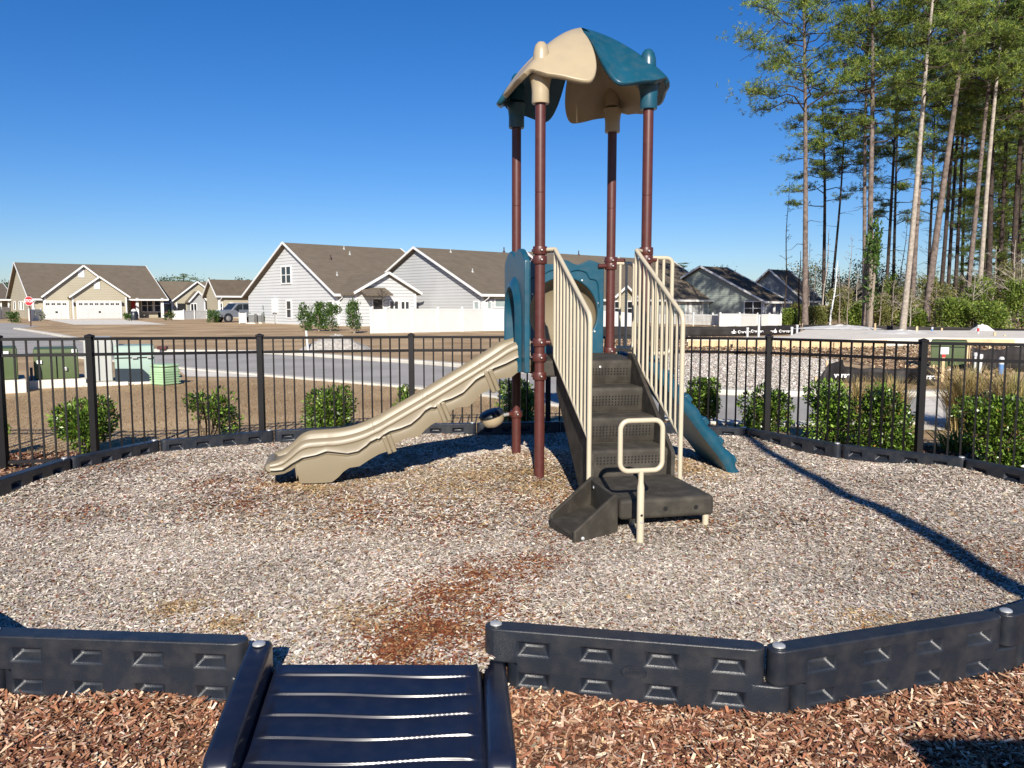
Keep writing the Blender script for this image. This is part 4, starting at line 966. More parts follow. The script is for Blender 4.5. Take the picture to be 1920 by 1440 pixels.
h3.win(699, 561, 716, 580, -2.2, mat=m_screen); h3.win(731, 565, 746, 579, -2.2, n=2); h3.win(752, 566, 766, 579, -2.2, n=2)
ax0, ax1 = h3.fx(672, -2.2), h3.fx(722, -2.2); az = h3.fz(ax0, 552, -2.2)
MB().prism([(-2.2, az+.55), (-3.4, az), (-3.4, az-.1), (-2.2, az+.42)], (ax0, 0, 0), (0, 1, 0), (0, 0, 1), ax1-ax0).build('awning_roof', m_roof, h3.t)
h3.posts((788, 841), 554, .05, .2); h3.posts((798,), 554, .05, .12); h3.panel('porch_screen', 800, 556, 816, 590, .06, m_screen); h3.panel('porch_screen', 819, 556, 834, 590, .06, m_screen)
h3.vents([(645, 467, 0), (656, 477, 0), (620, 487, 1), (632, 516, 0)])
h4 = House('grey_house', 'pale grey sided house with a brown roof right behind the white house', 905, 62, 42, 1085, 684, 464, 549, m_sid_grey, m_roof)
h4.win(890, 567, 898, 590, left=True, mat=m_blind); h4.win(914, 567, 920, 590, mat=m_blind); h4.win(928, 560, 954, 575, mat=m_blind); h4.vents([(845, 473, 0), (886, 510, 0), (945, 472, 1)])
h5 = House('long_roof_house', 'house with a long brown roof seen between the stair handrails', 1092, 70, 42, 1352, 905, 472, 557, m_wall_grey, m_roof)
h5.gable(1148, 1190, 536, 557, .8, m_sid_tan, .3); h5.win(1152, 566, 1160, 590, -.8); h5.win(1176, 566, 1186, 590, -.8, mat=m_screen)
h5.win(1262, 569, 1285, 590, n=2, mat=m_blind); h5.win(1318, 569, 1345, 590, n=3, mat=m_blind); h5.panel('bay_wall', 1292, 562, 1296, 612, 0, m_trim); h5.vents([(1085, 478, 1), (1160, 483, 0)])
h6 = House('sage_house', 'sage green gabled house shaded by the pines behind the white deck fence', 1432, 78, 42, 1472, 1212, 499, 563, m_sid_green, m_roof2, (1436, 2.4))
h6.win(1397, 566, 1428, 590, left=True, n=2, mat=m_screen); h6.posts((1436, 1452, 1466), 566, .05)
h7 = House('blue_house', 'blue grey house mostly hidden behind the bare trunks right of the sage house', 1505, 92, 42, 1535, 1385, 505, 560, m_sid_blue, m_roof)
# ------------------------------------------------------------------ white fences
def vinyl(name, pts, vt, label, picket=False, cat='fence'):
    G = [gp(u, v) for u, v in pts]; zt = [zat(p, v) for p, v in zip(G, vt)]
    t = thing(name, G[0], label, cat); o = G[0]
    for p, z in zip(G, zt):
        mb = MB(); w_ = .075; mb.box(-w_, w_, -w_, w_, -.05, z-LAWN+.04); mb.add([(-w_-.02, -w_-.02, z-LAWN+.042), (w_+.02, -w_-.02, z-LAWN+.042), (w_+.02, w_+.02, z-LAWN+.042), (-w_-.02, w_+.02, z-LAWN+.042), (0, 0, z-LAWN+.13)], [(0, 1, 4), (1, 2, 4), (2, 3, 4), (3, 0, 4)])
        q = mb.build('post', m_white, t); q.location = p-o
    for i in range(len(G)-1):
        a, b_ = G[i]-o, G[i+1]-o; d = (b_-a).normalized(); a = a+d*.078; b_ = b_-d*.078; L = (b_-a).length; n = Vector((-d.y, d.x, 0)); h0, h1 = zt[i]-LAWN, zt[i+1]-LAWN
        mb = MB()
        if picket:
            for hz in (.15, min(h0, h1)-.12): mb.beam(a+Vector((0, 0, hz)), b_+Vector((0, 0, hz)), .04, .09)
            k = max(2, int(L/.13))
            for j in range(k):
                p = a.lerp(b_, (j+.5)/k)-n*.03; h = h0+(h1-h0)*(j+.5)/k; mb.beam(p+Vector((0, 0, .05)), p+Vector((0, 0, h-.03)), .075, .02, d)
        else:
            k = max(2, int(L/.2))
            for j in range(k):
                p0 = a.lerp(b_, j/k); p1 = a.lerp(b_, (j+.97)/k); hh = h0+(h1-h0)*(j+.5)/k-.12; mb.add([q_+n*s_*.012+Vector((0, 0, z)) for s_ in (-1, 1) for q_, z in ((p0, .12), (p1, .12), (p1, hh), (p0, hh))], [(0, 1, 2, 3), (7, 6, 5, 4), (0, 4, 5, 1), (3, 2, 6, 7), (0, 3, 7, 4), (1, 5, 6, 2)])
            mb.beam(a+Vector((0, 0, .06)), b_+Vector((0, 0, .06)), .05, .13); mb.beam(a+Vector((0, 0, h0-.06)), b_+Vector((0, 0, h1-.06)), .05, .12)
        mb.build('fence_panel', m_white, t)
    return t
vinyl('vinyl_fence', [(697, 625), (725, 624.5), (775, 623.5), (822, 622.5), (867, 621.5), (909, 620.5), (952, 620), (1000, 619), (1050, 618.5), (1100, 618), (1150, 617.5), (1188, 617)], [580, 579.5, 579, 578.5, 578.5, 578.5, 578.5, 579, 580, 581, 584, 587], 'long white vinyl privacy fence running behind the slide and tower')
vinyl('picket_fence', [(1228, 608), (1262, 609), (1300, 610), (1336, 611), (1349, 612.5)], [588, 588, 588, 589, 589], 'white picket fence left of the sage house, seen right of the handrail', True)
vinyl('vinyl_fence', [(1350, 613), (1386, 612.5), (1420, 611.5), (1442, 611), (1463, 611)], [588, 588, 589, 589, 590], 'white vinyl fence in front of the sage house porch')
vinyl('vinyl_fence', [(325, 599), (345, 599), (365, 598.5), (388, 598), (409, 597.5)], [583, 582, 582, 582, 582], 'low white vinyl fence left of the silver pickup')
vinyl('vinyl_fence', [(-12, 599), (4, 598.5), (18, 598)], [575, 575, 576], 'short white fence at the left edge beside the garage house')
vinyl('vinyl_fence', [(56, 602), (66, 601.5), (78, 601)], [580, 580, 580], 'short white fence behind the stop sign pole')
# ------------------------------------------------------------------ stop sign
p = gp(58, 612); t = thing('stop_sign', p, 'red stop sign on a brown pole in front of the garage house', 'road sign')
zs = zat(p, 564.5)-LAWN; MB().tube([(0, 0, -.1), (0, 0, zs+.46)], .045, 10).build('pole', m_dkpole, t, smooth=50)
oc = [(.37*math.cos(R(22.5+45*i)), .37*math.sin(R(22.5+45*i))) for i in range(8)]
sg = MB().prism(oc, (0, -.065, zs), (1, 0, 0), (0, 0, 1), .02).build('sign_plate', m_red, t)
rim = MB(); n8 = [(p_[0]*.94, p_[1]*.94) for p_ in oc]
rim.add([(x, -.0875, zs+z) for x, z in oc]+[(x, -.0875, zs+z) for x, z in n8], [(i, (i+1) % 8, 8+(i+1) % 8, 8+i) for i in range(8)]); rim.build('border', m_lettr, sg)
text_mesh('lettering', 'STOP', .31, m_lettr, sg, Matrix.Translation((0, -.0875, zs))@Matrix.Rotation(R(90), 4, 'X'), None, .008, .001)
# ------------------------------------------------------------------ pickup
p = dep(449, 600, 79); tk = thing('pickup_truck', (p.x, 79, LAWN), 'silver pickup truck parked at the left corner of the white house', 'pickup', R(50))
W2 = .95
body = [(-2.75, .55), (-2.72, .95), (-2.6, 1.08), (-1.35, 1.16), (.95, 1.16), (.95, 1.18), (2.85, 1.16), (2.88, .6), (2.3, .5), (-2.3, .5)]
bmk = MB(); bmk.prism(body, (0, W2, 0), (1, 0, 0), (0, 0, 1), 2*W2); bmk.build('body', m_silver, tk, bevel=.06, seg=3)
cab = [(-1.35, 1.14), (-.65, 1.82), (.55, 1.86), (.95, 1.72), (1.0, 1.14)]
cm = MB(); cm.prism(cab, (0, W2-.1, 0), (1, 0, 0), (0, 0, 1), 2*(W2-.1)); cm.build('cab', m_silver, tk, bevel=.05, seg=2)
for pts in ([(-1.08, 1.22), (-.62, 1.70), (-.18, 1.74), (-.18, 1.22)], [(-.08, 1.22), (-.08, 1.74), (.50, 1.74), (.78, 1.62), (.82, 1.22)]):
    MB().prism(pts, (0, -W2+.095, 0), (1, 0, 0), (0, 0, 1), .01).build('side_window', m_glass, tk)
MB().add([(-1.30, -.75, 1.22), (-.70, -.68, 1.78), (-.70, .68, 1.78), (-1.30, .75, 1.22)], [(0, 1, 2, 3)]).build('windscreen', m_glass, tk)
for x in (-1.75, 1.75):
    for y in (-W2+.08, W2-.08):
        wl = MB().lathe([(.25, -.12), (.36, -.12), (.39, -.08), (.39, .08), (.36, .12), (.25, .12)], (0, 0, 0), 24, (0, 1, 0)).build('wheel', m_tyre, tk, smooth=40); wl.location = (x, y, .39)
        MB().lathe([(0, -.130), (.08, -.135), (.12, -.125), (.24, -.128), (.255, -.122), (.255, .122), (.24, .128), (0, .13)], (0, 0, 0), 20, (0, 1, 0)).build('rim', m_rimm, wl, smooth=40)
        MB().lathe([(.43, -.125), (.47, -.125), (.47, .0)], (x, y, .41), 20, (0, 1, 0)).build('wheel_arch', m_black_pl, tk)
for y in (-.7, .7):
    MB().box(-2.77, -2.70, y-.18, y+.18, .80, .98).build('headlight', m_glass, tk); MB().box(2.84, 2.90, y-.1+.12*(1 if y > 0 else -1), y+.1+.12*(1 if y > 0 else -1), .85, 1.12).build('tail_light', m_lampb, tk)
for y in (-W2-.12, W2+.12): MB().box(-1.0, -.86, y-.12, y+.12, 1.2, 1.42).build('mirror', m_black_pl, tk, bevel=.03)
MB().box(-2.84, -2.70, -.9, .9, .50, .68).build('bumper', m_rimm, tk, bevel=.03)
# ------------------------------------------------------------------ things by the white house
def boxthing(name, u0, u1, vt, vb, dp, mat, label, cat, yaw=0, bev=.02, group=None):
    a = gp(u0, vb); b_ = gp(u1, vb); D = (a.y+b_.y)/2; wd = abs(b_.x-a.x); c = Vector(((a.x+b_.x)/2, D, LAWN)); h = zat(c, vt)-LAWN
    if yaw == 'face': yaw = math.degrees(math.atan(-c.x/c.y)); wd *= math.cos(R(yaw))
    t = thing(name, c, label, cat, R(yaw), group); return t, wd, h, dp
def ac_unit(u0, u1, vt, vb, label):
    t, wd, h, dp = boxthing('ac_unit', u0, u1, vt, vb, .8, m_galv, label, 'air conditioner')
    mb = MB(); mb.box(-wd/2, wd/2, 0, .8, .08, h); c = mb.build('housing', m_galv, t, bevel=.04)
    lv = MB()
    for k in range(8): lv.box(-wd/2-.012, wd/2+.012, -.015, .0, .16+k*(h-.25)/8, .20+k*(h-.25)/8)
    lv.build('louvre', m_black_pl, t); MB().box(-wd/2-.1, wd/2+.1, -.1, .9, -.02, .08).build('pad', m_conc, t)
ac_unit(466, 477, 588, 607, 'dark air conditioner beside the white screen left of the white house'); ac_unit(480, 490, 589, 606.5, 'grey air conditioner against the left part of the white house wall')
t, wd, h, dp = boxthing('privacy_screen', 450, 461, 586, 607, .08, m_white, 'small white privacy screen beside the air conditioner', 'screen')
mb = MB()
for k in range(6): mb.box(-wd/2+wd*k/6+.005, -wd/2+wd*(k+1)/6-.005, 0, .03, .06, h-.05)
mb.build('screen_panel', m_white, t); mb = MB()
for x in (-wd/2-.04, wd/2+.04): mb.box(x-.04, x+.04, -.03, .06, 0, h)
mb.build('post', m_white, t)
def far_shrub(u, vb, vt, hw, n, seed, lab, cols=None, cone=False, leaf=(.10, .2), group=None, cat='shrub', name='shrub', D=None, sp=.2):
    p = gp(u, vb) if D is None else Vector((dep(u, vb, D).x, D, LAWN)); h = zat(p, vt)-LAWN; rad = hw/F*p.y; r = np.random.default_rng(seed)
    P = []; k = 0
    lob = [(r.uniform(-.6, .6)*rad, r.uniform(-.5, .5)*rad, h*r.uniform(.15, .85), rad*r.uniform(.35, .6)) for _ in range(26)]
    while k < n:
        cx, cy, cz, rr = lob[r.integers(0, 26)]; f = (1.1-cz/h)*1.5 if cone else 1
        q = unit(r.normal(0, 1, (30, 3)))*np.sqrt(r.uniform(.3, 1, (30, 1)))*np.array([rr, rr, max(rr*1.2, .13*h)])+np.array([cx*min(f, 1), cy*min(f, 1), cz])
        q = q[(q[:, 2] > .03) & (q[:, 2] < h*1.02)]; P.append(q); k += len(q)
    P = np.concatenate(P)[:n]; D_ = unit(unit(P-np.array([0, 0, h*.4]))+r.normal(0, .7, P.shape)+np.array([0, 0, .4])); S = unit(np.cross(D_, unit(r.normal(0, 1, P.shape))))
    V = blades(P, D_, S, r.uniform(*leaf, n), r.uniform(leaf[0]*.5, leaf[1]*.5, n)); cols = cols or GREENS
    col = np.array(cols)[r.choice(len(cols), n)]*r.uniform(.7, 1.25, (n, 1))
    t = thing(name, p, lab, cat, group=group); np_mesh('foliage', V, 4, col, m_needle, t)
    st = MB()
    for L in lob[:7]: st.tube([(r.uniform(-.1, .1)*rad, 0, -.05), (L[0]*.5, L[1]*.5, L[2]*.55), (L[0], L[1], L[2])], [.03*h/1.5, .02*h/1.5, .006*h/1.5], 5)
    st.build('stem', m_twig, t, smooth=60); return t
DG = [(.05, .10, .02), (.075, .14, .025), (.10, .17, .035), (.035, .07, .015)]
WG = 'evergreen shrubs along the white house wall'
for i, (u, vb, vt, hw, lab) in enumerate(((574, 620, 566, 17, 'tall loose evergreen shrub at the left end of the row by the white house'), (598, 621, 562, 12, 'slim wispy evergreen shrub second in the row by the white house'), (620, 621, 566, 20, 'fullest evergreen shrub third in the row by the white house'), (664, 625, 558, 17, 'pointed evergreen shrub standing apart just left of the white vinyl fence'))):
    far_shrub(u, vb, vt, hw, 1500, 70+i, lab, DG, i == 3, (.08, .18), WG)
far_shrub(400, 605, 582, 13, 600, 80, 'round green shrub in front of the low white fence left of the pickup', DG, leaf=(.12, .25))
far_shrub(28, 605, 587, 14, 500, 81, 'green shrub left of the stop sign', DG, leaf=(.12, .25)); far_shrub(75, 602, 585, 9, 180, 84, 'grey bare looking shrub right of the stop sign', [(.22, .23, .17), (.16, .17, .11)], leaf=(.12, .25))
far_shrub(241, 602, 588, 8, 260, 82, 'small green shrub at the porch corner of the garage house', DG, leaf=(.12, .25)); far_shrub(318, 601, 582, 11, 300, 83, 'reddish green shrub in front of the porch of the stepped gable house', DG+[(.22, .08, .04)], leaf=(.12, .25))
far_shrub(498, 606, 571, 5, 260, 85, 'thin columnar shrub beside the grey air conditioner', [(.05, .08, .03), (.08, .11, .04)], leaf=(.1, .2)); far_shrub(471, 606.5, 588, 5, 160, 86, 'low green shrub between the screen and the grey air conditioner', DG, leaf=(.1, .2))
t = thing('covered_grill', gp(252, 600), 'dark covered grill with a white top beside the porch of the garage house', 'grill')
MB().lathe([(.42, 0), (.45, .5), (.38, .85), (.3, .95), (0, 1.0)], n=14).build('cover', m_black_pl, t, smooth=50); MB().lathe([(.30, .96), (.26, 1.12), (.12, 1.22), (0, 1.24)], n=14).build('top', m_white, t, smooth=50)
p = gp(578, 657); zt = zat(p, 620)
tag(MB().tube([(p.x-.06, p.y, zt), (p.x, p.y, LAWN-.1)], .045, 10).build('marker_post', m_white, smooth=50), 'slim white marker post leaning beside the gravel pile', 'marker post')
p = gp(303, 661); t_ = MB(); t_.box(p.x-.16, p.x+.16, p.y, p.y+.2, LAWN+.1, LAWN+.22); tag(t_.build('paver_stack', m_maroon, bevel=.02), 'red brick block lying by the far kerb above the mint box', 'brick')
# ------------------------------------------------------------------ utility cabinets
def cabinet(name, u0, u1, vt, vb, vpad, dp, mat, label, cat, yaw='face', sl=.0, group=None, padw=.12):
    t, wd, h, dp = boxthing(name, u0, u1, vt, vpad, dp, mat, label, cat, yaw, group=group)
    z0 = max(.05, zat(t.location, vb)-LAWN); 
    MB().box(-wd/2-padw, wd/2+padw, -padw, dp+padw, -.05, z0).build('pad', m_conc, t, bevel=.015)
    mb = MB(); mb.prism([(0.02, z0), (0.02-sl, h*.88), (.05, h), (dp, h), (dp, z0)], (-wd/2, 0, 0), (0, 1, 0), (0, 0, 1), wd); mb.build('housing', mat, t, bevel=.02)
    return t, wd, h, z0
t, wd, h, z0 = cabinet('transformer_box', -28, 37, 653, 713, 737, 1.1, m_green_box, 'olive green utility box cut off by the left edge', 'utility box', group='green utility boxes by the street')
MB().box(wd/2-.3, wd/2-.14, -.01, .012, h-.14, h-.06).build('label_plate', m_lettr, t)
t, wd, h, z0 = cabinet('transformer_box', 66, 150, 654, 711, 726, 1.1, m_green_box, 'olive green utility box beside the tall grey cabinet', 'utility box', group='green utility boxes by the street')
MB().box(-wd/2-.01, wd/2+.01, -.012, .015, h*.86, h*.90).build('lid_seam', m_green_box, t)
for x, z in ((wd/2-.07, h-.05), (-wd/2+.10, h-.26)): MB().box(x-.045, x+.045, -.014, .012, z-.035, z+.035).build('label_plate', m_lettr, t)
MB().box(wd*.18, wd*.24, -.03, .012, h*.42, h*.52).build('lock', m_bolt, t, bevel=.01); MB().box(-.005, .005, -.013, .02, z0+.02, h*.86).build('door_gap', m_hole, t)
lb = MB(); lb.box(-wd/2-.12, -wd/2-.02, -.1, 0, .02, .18); lb.box(-wd/2-.28, -wd/2-.12, -.1, 0, .02, .10); lb.box(-wd/2-.07, -wd/2-.02, -.1, 0, .18, .42); lb.build('bracket', m_black_pl, t)
t, wd, h, z0 = cabinet('utility_cabinet', 160, 213, 632, 716, 722, .7, m_grey_box, 'tall pale grey utility cabinet behind the first full fence post', 'utility cabinet', padw=.28)
MB().box(-.006, .006, -.02, .02, z0+.02, h-.06).build('door_gap', m_hole, t); MB().box(wd/2+.01, wd/2+.14, .1, .5, h*.6, h-.05).build('side_box', m_grey_box, t, bevel=.02)
for z in (h*.62, h*.74): MB().box(-wd/2+.10, -wd/2+.18, -.02, .02, z-.03, z+.03).build('label_plate', m_lettr, t)
t, wd, h, z0 = cabinet('utility_cabinet', 217, 292, 648, 716, 720, .8, m_aqua_box, 'pale aqua utility cabinet with a dark lower front', 'utility cabinet', sl=.02)
MB().prism([(-wd/2, .02), (-wd/2, h*.42), (wd*.18, h*.40), (wd*.46, h*.12), (wd*.46, .02)], (0, -.035, 0), (1, 0, 0), (0, 0, 1), .03).build('dark_lower_front', M('dark_teal', (.006, .018, .03), .5, .15), t)  # flat dark shape over the lower front, slanted at its right end
MB().box(-wd/2, wd/2, -.03, -.005, h*.69, h*.70).build('door_gap', m_hole, t)
for x in (0, wd*.38): MB().box(x-.05, x+.05, -.05, -.02, h*.67, h*.72).build('latch', m_galv, t)
p = gp(321, 722); t = thing('louvred_box', p, 'low mint green louvred box at the end of the cabinet row', 'utility box', R(64)); h = zat(p, 683)-LAWN
MB().box(-.20, .20, -.03, .37, .0, h-.06).build('housing', m_mint, t, bevel=.03); MB().box(-.215, .215, -.045, .385, h-.055, h).build('lid', m_mint, t, bevel=.03)
lv = MB()
for k in range(6): lv.box(-.212, .212, -.042, .382, .03+k*.05, .05+k*.05)
lv.build('louvre', m_mint, t)
t, wd, h, z0 = cabinet('transformer_box', 1743, 1811, 639, 691, 694, 1.0, m_green_box, 'dark green transformer behind the right hand fence post', 'utility box')
MB().box(-wd/2-.01, wd/2+.01, -.015, .02, h*.80, h*.83).build('lid_seam', m_green_box, t)
# ------------------------------------------------------------------ building lot
def poly_box(name, pts, z0, z1, mat, label, cat, kind=None):
    mb = MB(); k = len(pts); mb.add([(p.x, p.y, z0) for p in pts]+[(p.x, p.y, z1) for p in pts], [list(range(k))[::-1], list(range(k, 2*k))]+[(i, (i+1) % k, k+(i+1) % k, k+i) for i in range(k)])
    o = mb.build(name, mat, merge=True); return tag(o, label, cat, kind=kind)
poly_box('concrete_slab', [gp(1288, 653), gp(1560, 655), gp(1748, 650), gp(2050, 652), gp(2050, 621, .21), gp(1510, 618, .21), gp(1480, 630, .21), gp(1310, 634, .21)], LAWN-.1, LAWN+.36, m_conc, 'raised pale concrete house slab on the building lot', 'concrete slab')
def boards(u0, v0, u1, v1, z, lab):
    a, b_ = gp(u0, v0), gp(u1, v1); tag(MB().beam(a+Vector((0, -.06, z)), b_+Vector((0, -.06, z)), .05, .30).build('form_board', m_lumber), lab, 'form board', 'form boards round the slab')
boards(1289, 653.3, 1440, 654.4, .17, 'raw wood form board along the slab left of the fence post'); boards(1446, 654.6, 1560, 655.3, .17, 'raw wood form board along the slab right of the fence post'); boards(1562, 655.3, 1660, 653, .17, 'raw wood form board along the slab behind the pale shrub'); boards(1752, 650.4, 1900, 651.4, .17, 'raw wood form board along the slab behind the green transformer')
STK = [(1376, 655, 638, 0), (1421, 656, 637, .1), (1457, 656, 640, -.1), (1640, 630, 606, 0), (1718, 640, 612, 0), (1765, 632, 615, 0), (1815, 680, 640, -.12), (1864, 645, 623, 0), (1882, 646, 628, .05), (1728, 690, 640, .06)]
for i, (u, vb, vt, ln) in enumerate(STK):
    p = gp(u, vb); zt = zat(p, vt); s = .045
    tag(MB().beam((p.x, p.y, LAWN-.1), (p.x+ln*(zt-LAWN), p.y, zt), .09, .04, (0, 1, 0)).build('wooden_stake', m_lumber), ['thin wood stake at the near slab edge furthest left', 'wood stake at the slab edge just left of the fence post', 'wood stake at the slab edge just right of the fence post', 'wood stake at the back of the slab in front of the brush', 'wood stake on the slab between the pale shrub and right hand post', 'short wood stake left of the red striped marker', 'leaning wood stake at the right side of the green transformer', 'wood stake on the slab above the right hand shrub', 'wood stake nearest the right edge on the slab', 'pale wood stake just left of the right hand fence post'][i], 'stake', 'wood stakes on the building lot')
PIP = [(1329, 652, 632, 'white pipe low at the left end of the slab'), (1401, 640, 614, 'white pipe in front of the lettered fabric, left one'), (1422, 640, 590, 'tallest white pipe in front of the white fence'), (1484, 640, 613, 'white pipe right of the first fence post right of the stairs'), (1494, 634, 609, 'thin white pipe at the left end of the slab plastic'), (1827, 700, 661, 'thin white pipe left of the right hand pipe pair'), (1836, 703, 664, 'white capped pipe between tall grass and transformer')]
for u, vb, vt, lab in PIP:
    p = gp(u, vb); zt = zat(p, vt); r = .055 if u < 1800 else .05
    if u == 1827: r = .03
    tag(MB().lathe([(r, LAWN-.1), (r, zt-.09), (r+.012, zt-.09), (r+.012, zt-.01), (r, zt), (0, zt)], (p.x, p.y, 0), 12).build('pvc_pipe', m_white, smooth=40), lab, 'pipe', 'white pipes on the building lot')
p = gp(1876, 706); t = thing('pvc_pipe', p, 'pipe with a pale blue lower sleeve by the tall grass', 'pipe'); h = zat(p, 669)-LAWN
MB().lathe([(.055, 0), (.055, h*.62), (0, h*.62)], n=12).build('sleeve', m_bluepvc, t, smooth=40); MB().lathe([(.056, h*.621), (.06, h*.92), (.04, h), (0, h)], n=12).build('cap', m_white, t, smooth=40)
for u, vb, vt, lab in ((1747, 634, 613, 'blue and white striped marker post on the slab'), (1833, 640, 609, 'red and white striped marker post on the slab')):
    p = gp(u, vb); h = zat(p, vt)-LAWN; t = thing('marker_post', p, lab, 'marker post')
    for k in range(5): MB().lathe([(.05, h*k/5), (.05, h*(k+1)/5-.002), (0, h*(k+1)/5-.002)], n=10).build('band', (m_redst if u == 1833 else m_bluepvc) if k % 2 else m_white, t, smooth=40)
p = gp(1767, 716); h = zat(p, 651)-LAWN; t = thing('notice_stake', p, 'wood stake holding a white paper notice in front of the transformer', 'notice')
MB().box(-.03, .03, 0, .03, -.1, h-.02).build('stake', m_lumber, t); MB().box(-.10, .10, -.012, -.002, h-.15, h+.0).build('paper', m_lettr, t); MB().box(-.035, .035, -.006, -.001, h-.22, h-.155).build('ribbon', m_redst, t)
for (u, v, rx, ry, hh, z, lab, sd_) in ((1578, 628, 2.4, 1.4, .24, .36, 'crumpled white plastic sheet on the slab behind the pale shrub', 5), (1690, 640, 1.8, 1.1, .2, .36, 'crumpled white plastic sheet on the slab left of the right hand post', 6), (1840, 633, .6, .5, .38, .36, 'small white bag on the slab beside the red marker', 8)):
    o = pile('plastic_sheet', gp(u, v), rx, ry, hh, m_poly, lab, 'plastic sheet', sd_); o.location.z += z
def silt(name, pts, label, lets=(), mat=None, sag=.0, n=6):
    """pts: (u, ground v, top v)"""
    G = [(gp(u, vb), zat(gp(u, vb), vt)) for u, vb, vt in pts]; o = G[0][0]
    t = thing(name, o, label, 'silt fence'); rows = []
    for i in range(len(G)-1):
        (a, za), (b_, zb) = G[i], G[i+1]
        for k in range(n+(i == len(G)-2)):
            f = k/n; p = a.lerp(b_, f); z = za+(zb-za)*f-sag*math.sin(math.pi*f)-.008*math.sin(f*9+i)
            y = .05*math.sin(i*3.1+f*7)
            rows.append([Vector((p.x, p.y+y*(1-q)*2, LAWN-.05+(z-LAWN+.05)*q))-o for q in (0, .35, .7, 1)])
    c = MB().grid(rows).build('fabric', mat or m_silt, t, smooth=70)
    sm = c.modifiers.new('thick', 'SOLIDIFY'); sm.thickness = .006
    for g, z in G: MB().box(g.x-o.x-.02, g.x-o.x+.02, g.y-o.y+.07, g.y-o.y+.11, -.1, z-LAWN+.06).build('stake', m_lumber, t)
    return t, c, o
t, c, o = silt('silt_fence', [(1120, 633, 612), (1180, 632, 612), (1260, 632, 612), (1300, 631.5, 612), (1340, 631, 612), (1380, 630.5, 612), (1420, 629.5, 611), (1460, 628, 610), (1500, 626, 609)], 'black fabric fence with a row of white marks in front of the white fences')
for u in (1290, 1314, 1339, 1364, 1390, 1414, 1440, 1466):
    g = gp(u, 628 if u > 1430 else 630); z = zat(g, 622 if u < 1400 else 620.5); text_mesh('lettering', 'Ceverse', .20, m_lettr, c, Matrix.Translation((g.x-o.x, g.y-o.y-.5, z-LAWN))@Matrix.Rotation(R(90), 4, 'X'), None, .006, .002)
    mk = MB(); mk.prism([(-.62, -.08), (-.46, -.08), (-.54, .16)], (g.x-o.x, g.y-o.y-.5, z-LAWN), (1, 0, 0), (0, 0, 1), .004); mk.build('emblem', m_lettr, c)
silt('silt_fence', [(1505, 624, 608.5), (1560, 622, 609), (1630, 620, 610), (1700, 620, 612), (1780, 621, 613), (1850, 622, 615), (1960, 625, 618)], 'low dark brown fabric fence between the slab and the forest brush')
t, c, o = silt('silt_fence', [(1532, 722, 712), (1552, 722, 682), (1578, 719, 673), (1582, 718, 687), (1640, 717, 690), (1700, 719, 690), (1738, 724, 686), (1752, 722, 690)], 'black silt fence with white lettering behind the pale shrub', sag=.02)
for u, v, tx, vb in ((1566, 701, 'verse', 722), (1722, 704, 'verse', 722)):
    g = gp(u, vb); z = zat(g, v); text_mesh('lettering', tx, .15, m_lettr, c, Matrix.Translation((g.x-o.x, g.y-o.y-.34, z-LAWN))@Matrix.Rotation(R(90), 4, 'X'), None, .004, .002)
silt('silt_fence', [(1820, 700, 649), (1856, 699, 652), (1890, 698, 648), (1935, 697, 640)], 'short sagging brown fabric fence right of the green transformer', sag=.08)
